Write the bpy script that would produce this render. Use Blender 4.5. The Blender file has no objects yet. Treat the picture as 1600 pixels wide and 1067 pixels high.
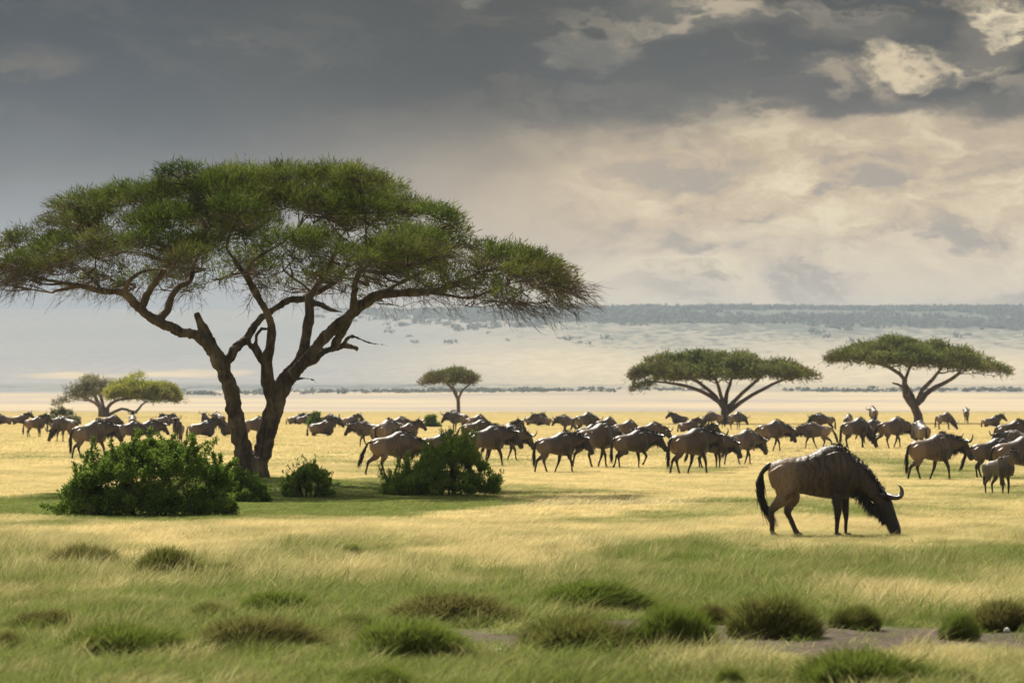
import bpy, math, random
import numpy as np
from mathutils import Vector, Matrix, kdtree

random.seed(7)
RNG = np.random.default_rng(7)
S = bpy.context.scene
COL = S.collection

# ------------------------------------------------------------------ camera
F, H, HZ = 6000.0, 1.8, 637.0          # focal length in photo pixels, eye height, row of eye level
cd = bpy.data.cameras.new('camera')
cam = bpy.data.objects.new('camera', cd)
COL.objects.link(cam)
cam.location = (0, 0, H)
cam.rotation_euler = (math.radians(90), 0, 0)
cd.sensor_width = 36.0
cd.lens = 135.0
cd.shift_y = (HZ - 533.5) / 1600.0
cd.clip_start = 0.5
cd.clip_end = 60000
cd.dof.use_dof = True
cd.dof.focus_distance = 63.0
cd.dof.aperture_fstop = 4.8
S.camera = cam
S.view_settings.view_transform = 'Standard'
S.view_settings.look = 'None'
S.view_settings.gamma = 1.0
S.view_settings.exposure = 0.88
S.cycles.use_denoising = True
S.cycles.volume_bounces = 0
S.cycles.max_bounces = 8
S.cycles.diffuse_bounces = 3
S.cycles.transmission_bounces = 4
S.cycles.transparent_max_bounces = 8

# ------------------------------------------------------------------ sun
SUN_AZ, SUN_EL = math.radians(-20), math.radians(46)
sv = Vector((math.sin(SUN_AZ) * math.cos(SUN_EL), math.cos(SUN_AZ) * math.cos(SUN_EL), math.sin(SUN_EL)))
sl = bpy.data.lights.new('sun', 'SUN')
sl.energy = 5.0
sl.angle = math.radians(0.6)
sl.color = (1.0, 0.93, 0.80)
so = bpy.data.objects.new('sun', sl)
COL.objects.link(so)
so.rotation_euler = sv.to_track_quat('Z', 'Y').to_euler()
so.location = (-20, 40, 60)

# ------------------------------------------------------------------ sky (world)
W = bpy.data.worlds.new('World')
S.world = W
W.use_nodes = True
NT = W.node_tree
for n in list(NT.nodes):
    NT.nodes.remove(n)


class NB:
    """small helper to write node maths as expressions"""

    def __init__(self, nt):
        self.nt = nt

    def new(self, t, **kw):
        n = self.nt.nodes.new(t)
        for k, v in kw.items():
            setattr(n, k, v)
        return n

    def link(self, a, b):
        if isinstance(a, (int, float)):
            b.default_value = a
        elif isinstance(a, (tuple, list)):
            if b.type == 'RGBA' and len(a) == 3:
                a = (*a, 1)
            b.default_value = a
        else:
            self.nt.links.new(a, b)

    def m(self, op, *a, clamp=False):
        n = self.new('ShaderNodeMath', operation=op)
        n.use_clamp = clamp
        for i, x in enumerate(a):
            self.link(x, n.inputs[i])
        return n.outputs[0]

    def add(self, a, b): return self.m('ADD', a, b)
    def sub(self, a, b): return self.m('SUBTRACT', a, b)
    def mul(self, a, b): return self.m('MULTIPLY', a, b)

    def step(self, x, lo, hi, smooth=True):
        n = self.new('ShaderNodeMapRange', interpolation_type='SMOOTHSTEP' if smooth else 'LINEAR')
        n.clamp = True
        self.link(x, n.inputs['Value'])
        self.link(lo, n.inputs['From Min'])
        self.link(hi, n.inputs['From Max'])
        return n.outputs[0]

    def comb(self, x, y, z=0.0):
        n = self.new('ShaderNodeCombineXYZ')
        for i, v in enumerate((x, y, z)):
            self.link(v, n.inputs[i])
        return n.outputs[0]

    def noise(self, vec, scale, detail=4, rough=0.5, dist=0.0, color=False):
        n = self.new('ShaderNodeTexNoise')
        if vec is not None:
            self.link(vec, n.inputs['Vector'])
        n.inputs['Scale'].default_value = scale
        n.inputs['Detail'].default_value = detail
        n.inputs['Roughness'].default_value = rough
        n.inputs['Distortion'].default_value = dist
        return n.outputs['Color' if color else 'Fac']

    def mix(self, f, a, b, mode='MIX'):
        n = self.new('ShaderNodeMix', data_type='RGBA', blend_type=mode)
        n.clamp_factor = True
        self.link(f, n.inputs['Factor'])
        self.link(a, n.inputs['A'] if False else n.inputs[6])
        self.link(b, n.inputs[7])
        return n.outputs[2]

    def ramp(self, x, stops, interp='LINEAR'):
        n = self.new('ShaderNodeValToRGB')
        n.color_ramp.interpolation = interp
        e = n.color_ramp.elements
        while len(e) < len(stops):
            e.new(0.5)
        for el, (p, c) in zip(e, stops):
            el.position = p
            el.color = (*c, 1) if len(c) == 3 else c
        self.link(x, n.inputs[0])
        return n.outputs[0]


def lin(r, g, b):
    f = lambda c: ((c / 255 + 0.055) / 1.055) ** 2.4 if c / 255 > 0.04045 else c / 255 / 12.92
    return (f(r), f(g), f(b))


def build_sky():
    b = NB(NT)
    tc = b.new('ShaderNodeTexCoord')
    sep = b.new('ShaderNodeSeparateXYZ')
    b.link(tc.outputs['Generated'], sep.inputs[0])
    az = b.m('ARCTAN2', sep.outputs[0], sep.outputs[1])          # 0 straight ahead, grows to the right
    el = b.m('ARCSINE', sep.outputs[2])
    u = b.mul(az, 7.5)                                            # about -1..1 over the photographed sky
    v = b.mul(el, 10.0)                                           # 0 at eye level, about 1.06 at the upper edge
    p = b.comb(u, v)
    # warp
    w1 = b.noise(b.comb(b.mul(u, 1.0), b.mul(v, 1.7), 3.1), 2.2, 6, 0.6, color=True)
    ws = b.new('ShaderNodeSeparateColor')
    b.link(w1, ws.inputs[0])
    w2 = b.noise(b.comb(u, b.mul(v, 1.4), 8.7), 9.0, 5, 0.6, color=True)
    ws2 = b.new('ShaderNodeSeparateColor')
    b.link(w2, ws2.inputs[0])

    def warp(x, i, k, k2):
        x = b.add(x, b.mul(b.sub(ws.outputs[i], 0.5), k))
        return b.add(x, b.mul(b.sub(ws2.outputs[i], 0.5), k2))
    uw, vw = warp(u, 0, 0.45, 0.10), warp(v, 1, 0.34, 0.09)
    us, vs = warp(u, 0, 0.15, 0.04), warp(v, 1, 0.14, 0.03)

    def blob(cx, cy, rx, ry, lo=1.0, hi=0.35, uu=uw, vv=vw):
        """cx, cy, rx, ry in sky degrees times ten; 1 inside, 0 outside"""
        dx = b.m('DIVIDE', b.sub(uu, cx), rx)
        dy = b.m('DIVIDE', b.sub(vv, cy), ry)
        d = b.m('SQRT', b.add(b.mul(dx, dx), b.mul(dy, dy)))
        return b.step(d, lo, hi)

    fine = b.noise(b.comb(u, b.mul(v, 1.5), 1.3), 5.0, 8, 0.62, 0.4)
    soft = b.noise(b.comb(u, b.mul(v, 1.5), 5.3), 1.7, 4, 0.5)

    def field(du, dv):
        return b.noise(b.comb(b.add(uw, du), b.mul(b.add(vw, dv), 1.55), 4.4), 4.6, 8, 0.58, 0.15)
    fa, fb = field(0, 0), field(0.035, 0.045)
    fc = field(0.012, 0.016)
    # billows: bright where the cloud thins towards the light at the upper right
    lit = b.m('ADD', b.add(b.mul(b.sub(fa, fb), 3.6), b.mul(b.sub(fa, fc), 3.0)), 0.42, clamp=True)
    right = b.step(us, -0.15, 0.45)
    lit2 = b.m('ADD', b.add(b.mul(b.sub(fa, fb), 2.4), b.mul(b.sub(fine, 0.5), 1.3)), 0.50, clamp=True)
    # pale lower air: left cool, right warm cream
    left = b.step(us, 0.30, -0.75)
    low_r = b.ramp(b.step(vs, 0.15, 0.85, False), [(0.0, lin(238, 222, 198)), (0.2, lin(232, 212, 184)), (0.5, lin(220, 192, 152)), (1.0, lin(186, 164, 132))])
    low_l = b.ramp(b.step(vs, 0.1, 1.0, False), [(0.0, lin(186, 190, 192)), (0.3, lin(170, 174, 177)), (0.55, lin(132, 134, 134)), (1.0, lin(44, 58, 70))])
    base = b.mix(left, low_r, low_l)
    amp = b.mul(right, b.mul(b.step(vs, 1.0, 0.55), b.step(vs, 0.05, 0.4)))
    base = b.mix(b.mul(b.step(lit2, 0.40, 1.0), b.mul(amp, 0.95)), base, lin(255, 234, 190))
    base = b.mix(b.mul(b.step(lit2, 0.52, 0.1), b.mul(amp, 0.8)), base, lin(160, 148, 134))
    # bright diagonal streak and lit patches in the cream air
    base = b.mix(b.mul(blob(0.18, 0.30, 0.15, 0.12), 0.45), base, lin(250, 230, 190))
    base = b.mix(b.mul(blob(0.52, 0.43, 0.14, 0.07), 0.40), base, lin(250, 228, 186))
    base = b.mix(b.mul(blob(0.85, 0.36, 0.14, 0.09), 0.35), base, lin(250, 228, 186))
    # dark cloud deck over the upper half
    edge = b.ramp(b.step(us, -1.05, 1.05, False), [(0.0, (0.62,) * 3), (0.3, (0.60,) * 3), (0.48, (0.64,) * 3), (0.6, (0.71,) * 3), (0.72, (0.74,) * 3), (0.85, (0.78,) * 3), (1.0, (0.79,) * 3)])
    sharp = b.ramp(b.step(us, -1.0, 0.6, False), [(0.0, (0.42,) * 3), (0.5, (0.26,) * 3), (0.8, (0.09,) * 3), (1.0, (0.055,) * 3)])
    vq = b.add(b.mul(vs, 0.5), b.mul(vw, 0.5))
    deck = b.step(vq, b.sub(edge, b.mul(sharp, 0.75)), b.add(edge, sharp))
    dk = b.mix(b.step(us, -0.9, 0.1), lin(30, 43, 54), lin(31, 29, 23))
    dk = b.mix(b.mul(b.step(soft, 0.4, 0.7), 0.40), dk, lin(72, 69, 61))
    dk = b.mix(b.mul(b.step(lit, 0.35, 1.0), b.add(b.mul(right, 0.75), 0.10)), dk, lin(138, 126, 106))
    dk = b.mix(b.mul(b.step(lit, 0.40, 0.0), b.add(b.mul(right, 0.5), 0.12)), dk, lin(46, 47, 46))
    dk = b.mix(b.mul(blob(0.58, 1.10, 0.62, 0.085, 1.0, 0.2, us, vs), 0.9), dk, lin(38, 41, 44))
    sky = b.mix(deck, base, dk)

    def puff(sky, cx, cy, rx, ry, bright, dark, k=1.0):
        v_ = b.add(blob(cx, cy, rx, ry, 1.35, 0.1), b.add(b.mul(b.sub(fa, 0.5), 1.3), b.mul(b.sub(fine, 0.5), 0.9)))
        msk = b.step(v_, 0.15, 0.92)
        h = b.add(b.mul(b.m('DIVIDE', b.sub(vw, cy), ry), 0.28), b.mul(b.m('DIVIDE', b.sub(uw, cx), rx), 0.10))
        sh = b.add(b.add(b.mul(h, 1.5), 0.34), b.add(b.mul(b.sub(lit, 0.42), 0.9), b.mul(b.sub(fine, 0.5), 0.9)))
        return b.mix(b.mul(msk, k), sky, b.mix(b.step(sh, 0.0, 1.05), dark, bright))

    def shade(sky, cx, cy, rx, ry, colr, k=1.0):
        return b.mix(b.mul(blob(cx, cy, rx, ry, 1.0, 0.2), k), sky, colr)
    sky = shade(sky, 0.36, 0.83, 0.40, 0.10, lin(64, 63, 57), 0.8)
    sky = shade(sky, 0.66, 0.97, 0.18, 0.07, lin(100, 93, 80), 0.7)
    sky = puff(sky, 0.30, 1.00, 0.17, 0.09, lin(184, 168, 138), lin(92, 88, 78), 0.85)
    sky = puff(sky, 0.42, 0.965, 0.15, 0.07, lin(190, 173, 142), lin(96, 91, 80), 0.85)
    sky = puff(sky, 0.17, 0.895, 0.11, 0.04, lin(172, 158, 130), lin(100, 95, 84), 0.8)
    sky = puff(sky, 0.62, 0.86, 0.15, 0.045, lin(186, 166, 132), lin(106, 98, 85), 0.8)
    sky = puff(sky, 0.76, 0.885, 0.17, 0.055, lin(238, 216, 174), lin(104, 95, 80), 0.92)
    sky = puff(sky, 0.93, 0.96, 0.13, 0.11, lin(248, 228, 186), lin(108, 98, 83), 0.95)
    sky = puff(sky, -0.05, 1.045, 0.07, 0.04, lin(178, 168, 136), lin(98, 96, 86), 0.8)
    sky = shade(sky, 0.62, 0.795, 0.42, 0.045, lin(78, 73, 65), 0.85)
    sky = shade(sky, 0.98, 0.82, 0.20, 0.05, lin(84, 78, 69), 0.8)
    # the rest of the dome: Nishita blue between grey-white cloud
    nis = b.new('ShaderNodeTexSky', sky_type='NISHITA')
    nis.sun_disc = False
    nis.sun_elevation = SUN_EL
    nis.sun_rotation = SUN_AZ
    nsc = b.new('ShaderNodeVectorMath', operation='SCALE')
    b.link(nis.outputs[0], nsc.inputs[0])
    nsc.inputs['Scale'].default_value = 0.10
    cov = b.step(b.noise(tc.outputs['Generated'], 2.4, 5, 0.6), 0.36, 0.56)
    dome = b.mix(b.add(b.mul(cov, 0.7), 0.25), nsc.outputs[0], lin(194, 193, 190))
    far = b.m('MAXIMUM', b.step(el, 0.115, 0.22), b.step(b.m('ABSOLUTE', az), 0.5, 1.0))
    out = b.mix(far, sky, dome)
    ex = b.new('ShaderNodeVectorMath', operation='SCALE')
    b.link(out, ex.inputs[0])
    ex.inputs['Scale'].default_value = SKY_K
    bg = b.new('ShaderNodeBackground')
    bg.inputs['Strength'].default_value = 1.0
    b.link(ex.outputs[0], bg.inputs['Color'])
    o = b.new('ShaderNodeOutputWorld')
    b.link(bg.outputs[0], o.inputs['Surface'])


SKY_K = 0.50
build_sky()

# ------------------------------------------------------------------ general helpers


def tag(o, label=None, cat=None, group=None, kind=None):
    if label: o['label'] = label
    if cat: o['category'] = cat
    if group: o['group'] = group
    if kind: o['kind'] = kind
    return o


def obj(name, me, mat=None, parent=None):
    o = bpy.data.objects.new(name, me)
    COL.objects.link(o)
    if mat is not None and not me.materials:
        me.materials.append(mat)
    if parent is not None:
        o.parent = parent
    return o


def empty(name, loc, rz=0.0):
    o = bpy.data.objects.new(name, None)
    COL.objects.link(o)
    o.empty_display_size = 0.3
    o.location = loc
    o.rotation_euler = (0, 0, rz)
    return o


def mesh_np(name, v, f, smooth=False, attrs=None):
    v = np.asarray(v, np.float32)
    f = np.asarray(f, np.int32)
    me = bpy.data.meshes.new(name)
    me.vertices.add(len(v))
    me.vertices.foreach_set('co', v.ravel())
    k = f.shape[1]
    me.loops.add(f.size)
    me.loops.foreach_set('vertex_index', f.ravel())
    me.polygons.add(len(f))
    me.polygons.foreach_set('loop_start', np.arange(0, f.size, k, dtype=np.int32))
    if smooth:
        me.polygons.foreach_set('use_smooth', np.ones(len(f), bool))
    for nm, a in (attrs or {}).items():
        a = np.asarray(a, np.float32)
        if a.ndim == 1:
            at = me.attributes.new(nm, 'FLOAT', 'POINT')
            at.data.foreach_set('value', a)
        else:
            at = me.attributes.new(nm, 'FLOAT_VECTOR', 'POINT')
            at.data.foreach_set('vector', a.ravel())
    me.update(calc_edges=True)
    return me


def hash2(x, y, s):
    h = np.sin(x * 127.1 + y * 311.7 + s * 74.7) * 43758.5453
    return h - np.floor(h)


def vnoise(x, y, s=0.0):
    x = np.asarray(x, float); y = np.asarray(y, float)
    xi, yi = np.floor(x), np.floor(y)
    fx, fy = x - xi, y - yi
    fx, fy = fx * fx * (3 - 2 * fx), fy * fy * (3 - 2 * fy)
    a, b_, c, d = hash2(xi, yi, s), hash2(xi + 1, yi, s), hash2(xi, yi + 1, s), hash2(xi + 1, yi + 1, s)
    return (a * (1 - fx) + b_ * fx) * (1 - fy) + (c * (1 - fx) + d * fx) * fy


def fbm(x, y, s=0.0, o=4):
    r, a, t = 0, 0.5, 0
    for i in range(o):
        r = r + a * vnoise(x * 2 ** i, y * 2 ** i, s + i * 3.3)
        t += a
        a *= 0.5
    return r / t


def sstep(x, a, b_):
    t = np.clip((np.asarray(x, float) - a) / (b_ - a), 0, 1)
    return t * t * (3 - 2 * t)


# ------------------------------------------------------------------ ground shape
PROF_D = np.array([-200, 0, 25, 45, 60, 75, 90, 110, 135, 160, 200, 250, 300, 400, 600, 1000, 1500, 2000, 2600, 3500, 5000, 5600, 9000.])
PROF_Z = np.array([0, 0, 0, 0, -.01, -.06, -.16, -.30, -.26, -.10, .02, .14, .36, .75, 1.15, 2.3, 5.5, 10.8, 19.6, 55, 132.5, 134, 130.])
_lx = np.linspace(0, 1, 4000)
_pd = np.concatenate([np.linspace(-200, 24, 400), np.geomspace(24.1, 9000, 3600)])
_pz = np.interp(_pd, PROF_D, PROF_Z)
_k = np.ones(61) / 61
_pz2 = np.convolve(np.pad(_pz, 30, mode='edge'), _k, mode='valid')
TREE_X, TREE_D = (393 - 800) * 85 / F, 85.0


def ground(x, y):
    x = np.asarray(x, float); y = np.asarray(y, float)
    t = x / np.maximum(y, 20)
    far = sstep(y, 900, 1800)
    s = 1 + 0.15 * sstep(t, 0.03, -0.09) * far
    z = np.interp(y / s, _pd, _pz2) * s
    # long swells and hummocks
    near = 1 - sstep(y, 120, 400)
    z = z + near * ((fbm(x * .12, y * .05, 2, 3) - .5) * .10 + (fbm(x * .8, y * .45, 5, 3) - .5) * .07)
    z = z + sstep(y, 150, 500) * (1 - sstep(y, 900, 1500)) * (fbm(x * .02, y * .006, 9, 3) - .5) * .35
    hill = sstep(y, 2300, 4200)
    z = z + hill * (fbm(x * .0035, y * .0016, 4, 5) - .5) * 16 * (1 - 0.75 * sstep(y / s, 4500, 5000))
    z = z + sstep(y / s, 4500, 5000) * (fbm(x * .004, y * 0, 14, 4) - .5) * 7
    # rise the acacia stands on
    g = np.exp(-(((x - TREE_X) / 3.6) ** 2 + ((y - TREE_D) / 5.0) ** 2))
    g2 = np.exp(-(((x + 6.6) / 2.6) ** 2 + ((y - 70) / 3.0) ** 2))
    return z + .40 * g + .10 * g2


def gz(x, y):
    return float(ground(np.array([x]), np.array([y]))[0])


_mD = np.geomspace(22, 900, 6000)


def at(px, py):
    """ground point seen at photo pixel (px, py)"""
    x = (px - 800) * _mD / F
    z = ground(x, _mD)
    yy = HZ + (H - z) * F / _mD
    i = int(np.argmax(yy <= py)) if np.any(yy <= py) else len(yy) - 1
    return Vector((x[i], _mD[i], z[i]))


def P(px, py, D, tree_d=0.0):
    """point at distance D that sits at photo pixel (px, py)"""
    return Vector(((px - 800) * D / F, D, H - (py - HZ) * D / F))


# ground cover masks, in metres on the ground
def m_green(x, y):
    n = fbm(x * .5, y * .22, 21, 4)
    n2 = fbm(x * .13, y * .06, 23, 3)
    base = np.interp(y, [22, 33, 42, 49, 53.5, 57, 100, 200], [.95, .86, .72, .54, .22, .05, .05, .04])
    base = base + (n - .5) * 2.0 * (1 - .6 * sstep(y, 50, 70)) + (n2 - .5) * .5 * (1 - .7 * sstep(y, 50, 70))
    t = x / np.maximum(y, 1)
    base = base + .55 * sstep(fbm(x * .22, y * .07, 29, 4), .50, .66) * sstep(y, 54, 62) * (1 - sstep(y, 120, 200))
    base = base + .28 * sstep(t, .03, .11) * sstep(y, 56, 70) * (1 - sstep(y, 90, 130)) * (0.4 + n)
    e5 = np.sqrt(((x + 1.5) / 2.1) ** 2 + ((y - 76) / 8.0) ** 2) + (n - .5) * .5
    base = np.maximum(base, .95 * sstep(e5, 1.05, .75))
    e = np.sqrt(((x + 5.6) / 6.0) ** 2 + ((y - 74.5) / 14.0) ** 2) + (n - .5) * .5
    return np.clip(np.maximum(base, 1.1 * sstep(e, 1.05, .80)), 0, 1)


def m_bare(x, y):
    n = fbm(x * 1.3, y * .5, 31, 4)
    e1 = np.sqrt(((x - 2.0) / 2.6) ** 2 + ((y - 75) / 5.0) ** 2) + (n - .5) * 1.3
    e2 = np.sqrt(((x - 1.7) / 2.5) ** 2 + ((y - 30.1) / 2.7) ** 2) + (n - .5) * 1.3
    e3 = np.sqrt(((x - 1.1) / 1.3) ** 2 + ((y - 52) / 2.6) ** 2) + (n - .5) * 1.5
    e4 = np.sqrt(((x + 1.3) / .6) ** 2 + ((y - 28.6) / .8) ** 2) + (n - .5) * 1.3
    r = np.maximum(sstep(e1, 1.1, .7) * .8, sstep(e2, 1.1, .7))
    return np.maximum(np.maximum(r, .55 * sstep(e3, 1.0, .6)), .8 * sstep(e4, 1.0, .6))


# ------------------------------------------------------------------ materials
def new_mat(name):
    m = bpy.data.materials.new(name)
    m.use_nodes = True
    nt = m.node_tree
    for n in list(nt.nodes):
        nt.nodes.remove(n)
    b = NB(nt)
    out = b.new('ShaderNodeOutputMaterial')
    return m, b, out


def principled(b, out, color, rough=0.8, spec=0.3, bump=None, bump_s=0.3, bump_d=0.02, sheen=0.0):
    p = b.new('ShaderNodeBsdfPrincipled')
    b.link(color, p.inputs['Base Color'])
    b.link(rough, p.inputs['Roughness'])
    p.inputs['Specular IOR Level'].default_value = spec
    p.inputs['Sheen Weight'].default_value = sheen
    if bump is not None:
        n = b.new('ShaderNodeBump')
        n.inputs['Strength'].default_value = bump_s
        n.inputs['Distance'].default_value = bump_d
        b.link(bump, n.inputs['Height'])
        b.link(n.outputs[0], p.inputs['Normal'])
    b.link(p.outputs[0], out.inputs['Surface'])
    return p


def leafy(b, out, color, trans=0.4, tcol=None):
    d = b.new('ShaderNodeBsdfDiffuse')
    t = b.new('ShaderNodeBsdfTranslucent')
    b.link(color, d.inputs[0])
    b.link(tcol if tcol is not None else color, t.inputs[0])
    m = b.new('ShaderNodeMixShader')
    m.inputs[0].default_value = trans
    b.link(d.outputs[0], m.inputs[1])
    b.link(t.outputs[0], m.inputs[2])
    b.link(m.outputs[0], out.inputs['Surface'])


def attr(b, name, typ='GEOMETRY', what='Fac'):
    a = b.new('ShaderNodeAttribute', attribute_name=name, attribute_type=typ)
    return a.outputs[what]


def mat_ground():
    m, b, out = new_mat('plain_ground')
    tc = b.new('ShaderNodeTexCoord')
    pos = tc.outputs['Object']
    green, bare = attr(b, 'green'), attr(b, 'bare')
    dust, hill, scrub = attr(b, 'dust'), attr(b, 'hill'), attr(b, 'scrub')
    mp = b.new('ShaderNodeMapping')
    b.link(pos, mp.inputs[0])
    mp.inputs['Scale'].default_value = (1, .25, 1)
    n1 = b.noise(mp.outputs[0], 1.2, 6, .65)
    n2 = b.noise(pos, 9, 4, .7)
    nf = b.noise(mp.outputs[0], 0.05, 5, .6)
    straw = b.mix(b.step(n1, .3, .7), (.44, .34, .16), (.56, .44, .22))
    straw = b.mix(b.mul(b.step(nf, .35, .65), .5), straw, (.58, .46, .22))
    grn = b.mix(b.step(n1, .3, .7), (.075, .10, .022), (.14, .16, .045))
    soil = b.mix(b.step(n2, .35, .65), (.042, .031, .021), (.095, .070, .048))
    c = b.mix(green, straw, grn)
    c = b.mix(bare, c, soil)
    mp2 = b.new('ShaderNodeMapping')
    b.link(pos, mp2.inputs[0])
    mp2.inputs['Scale'].default_value = (.0045, .0022, .004)
    nd = b.noise(mp2.outputs[0], 1.0, 5, .6)
    dcol = b.mix(b.step(nd, .35, .65), (.42, .335, .205), (.25, .222, .195))
    c = b.mix(dust, c, dcol)
    mp3 = b.new('ShaderNodeMapping')
    b.link(pos, mp3.inputs[0])
    mp3.inputs['Scale'].default_value = (.07, .022, .03)
    ns = b.noise(mp3.outputs[0], 1.0, 6, .72)
    hcol = b.mix(attr(b, 'pale'), b.mix(b.step(ns, .44, .56), (.20, .205, .21), (.175, .18, .185)), b.mix(b.step(ns, .44, .56), (.40, .335, .225), (.33, .28, .19)))  # left slopes greyed, rain haze put into their colour; cream to the right
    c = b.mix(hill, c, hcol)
    c = b.mix(b.mul(scrub, .80), c, (.085, .105, .10))
    spot = b.step(ns, b.sub(.74, b.mul(scrub, .40)), b.sub(.80, b.mul(scrub, .42)))
    c = b.mix(b.mul(spot, b.mul(b.step(scrub, 0.02, .2), .75)), c, (.045, .062, .045))
    hsum = b.add(b.mul(n1, .5), b.mul(n2, .3))
    principled(b, out, c, 0.95, 0.1, hsum, 0.5, 0.08)
    return m


def mat_grass(name, straw_a, straw_b, green_a, green_b, use_tint=True, fixed=0.0):
    m, b, out = new_mat(name)
    tip = attr(b, 'tip')
    rnd = attr(b, 'rnd')
    if use_tint:
        tint = attr(b, 'tint', 'INSTANCER')
        r2 = attr(b, 'vary', 'INSTANCER')
    else:
        tint, r2 = fixed, attr(b, 'rnd')
    st = b.mix(rnd, straw_a, straw_b)
    gr = b.mix(rnd, green_a, green_b)
    t = b.add(tint, b.mul(b.sub(rnd, .5), .45)) if use_tint else b.add(fixed, b.mul(b.sub(rnd, .5), .5))
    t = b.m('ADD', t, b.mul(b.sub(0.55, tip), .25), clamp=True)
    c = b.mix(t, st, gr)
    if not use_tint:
        c = b.mix(b.mul(b.step(tip, .45, .0), .85), c, (.055, .040, .018))  # blade bases browned like dead thatch, also painting in shade of the tussock fronts
    c = b.mix(b.mul(r2, .55), c, b.mix(.60, c, (.16, .11, .05)))
    leafy(b, out, c, .42)
    return m


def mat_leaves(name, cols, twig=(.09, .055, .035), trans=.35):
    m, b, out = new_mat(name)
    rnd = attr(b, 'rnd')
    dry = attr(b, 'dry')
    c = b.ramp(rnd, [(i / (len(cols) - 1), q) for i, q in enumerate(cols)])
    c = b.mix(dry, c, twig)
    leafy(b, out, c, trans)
    return m


def mat_bark(name, a, c2, scale=6.0, bs=.6, bd=.05):
    m, b, out = new_mat(name)
    tc = b.new('ShaderNodeTexCoord')
    mp = b.new('ShaderNodeMapping')
    b.link(tc.outputs['Object'], mp.inputs[0])
    mp.inputs['Scale'].default_value = (1, 1, .3)
    n = b.noise(mp.outputs[0], scale, 7, .7, .6)
    n2 = b.noise(tc.outputs['Object'], 1.6, 3, .6)
    c = b.mix(b.step(n, .35, .65), a, c2)
    c = b.mix(b.mul(b.step(n2, .52, .68), .6), c, tuple(min(1, x * 1.7) for x in c2))
    principled(b, out, c, .9, .2, n, bs, bd)
    return m


M_GROUND = mat_ground()
M_GRASS = mat_grass('savanna_grass', (.66, .53, .25), (.86, .74, .42), (.070, .135, .018), (.205, .270, .052))
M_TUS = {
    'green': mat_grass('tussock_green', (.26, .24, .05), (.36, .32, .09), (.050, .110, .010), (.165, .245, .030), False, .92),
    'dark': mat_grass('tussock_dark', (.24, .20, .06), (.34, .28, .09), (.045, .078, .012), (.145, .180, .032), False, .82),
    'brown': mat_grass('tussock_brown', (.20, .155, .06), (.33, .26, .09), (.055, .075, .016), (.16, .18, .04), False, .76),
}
M_ACACIA = mat_leaves('acacia_leaves', [(.026, .048, .009), (.060, .098, .015), (.115, .158, .026), (.20, .235, .052)])
M_FARLEAF = mat_leaves('distant_acacia_leaves', [(.065, .085, .020), (.115, .14, .034), (.17, .195, .052), (.24, .26, .08)])
M_YELLOWLEAF = mat_leaves('yellow_green_leaves', [(.15, .18, .03), (.26, .28, .04), (.36, .37, .055), (.44, .43, .09)], trans=.5)
M_GREYLEAF = mat_leaves('grey_green_leaves', [(.13, .14, .09), (.19, .19, .115), (.24, .24, .12), (.30, .29, .13)], trans=.45)
M_SHRUB = mat_leaves('shrub_leaves', [(.030, .062, .010), (.068, .128, .017), (.135, .210, .032), (.24, .30, .065)], (.14, .105, .06), .42)
M_SHRUB2 = mat_leaves('light_shrub_leaves', [(.06, .11, .016), (.11, .185, .027), (.17, .25, .04), (.26, .32, .075)], (.18, .14, .07), .45)
M_BARK = mat_bark('acacia_bark', (.040, .029, .020), (.125, .094, .064))
M_FARBARK = mat_bark('distant_bark', (.075, .055, .045), (.15, .115, .09), 3.0)
M_SCRUB = mat_leaves('far_scrub_leaves', [(.10, .125, .11), (.13, .15, .125), (.16, .18, .145)])


# ------------------------------------------------------------------ the ground sheet
def build_ground():
    rows = np.concatenate([np.linspace(-40, 19, 20), np.geomspace(20, 8500, 620)])
    cols = np.linspace(-1, 1, 330)
    cols = np.sign(cols) * np.abs(cols) ** 1.5
    Y = np.repeat(rows[:, None], len(cols), 1)
    X = cols[None, :] * (16 + .42 * np.maximum(rows, 0))[:, None]
    Z = ground(X, Y)
    v = np.stack([X, Y, Z], -1).reshape(-1, 3)
    nr, nc = Y.shape
    i = np.arange(nr - 1)[:, None] * nc + np.arange(nc - 1)[None, :]
    i = i.ravel()
    f = np.stack([i, i + 1, i + 1 + nc, i + nc], 1)
    x, y = v[:, 0], v[:, 1]
    t = x / np.maximum(y, 20)
    dn = (fbm(x * .004, y * .0016, 41, 4) - .5)
    yy = y * (1 + dn * 1.1 + .22 * (fbm(x * .03, y * .008, 43, 3) - .5))
    dust = sstep(yy, 330, 640) * (1 - .0 * sstep(yy, 1500, 1900))
    hill = sstep(yy, 1900, 2300)
    s = 1 + .15 * sstep(t, .03, -.09)
    right = sstep(t, -.02, .03)
    sc = np.interp(y / s, [1500, 1780, 1950, 2300, 2450, 3000, 3500, 3900, 4300, 5000, 6000],
                   [0, .10, .50, .42, .04, .10, .36, .72, .88, 1, 1])
    sc = sc + (fbm(x * .006, y * .002, 44, 4) - .5) * .8 * sstep(y / s, 1650, 1900)
    up = sstep(y / s, 2500, 3000)
    sc = np.clip(sc, 0, 1) * (1 - up * (1 - right) * .62)
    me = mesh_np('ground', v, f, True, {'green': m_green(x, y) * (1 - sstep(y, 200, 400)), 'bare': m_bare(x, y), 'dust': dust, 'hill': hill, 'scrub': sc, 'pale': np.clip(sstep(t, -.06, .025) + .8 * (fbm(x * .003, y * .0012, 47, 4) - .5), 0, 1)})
    o = obj('ground', me, M_GROUND)
    tag(o, 'dry grass plain rising to hazy blue hills', 'ground', kind='structure')


build_ground()


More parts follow.
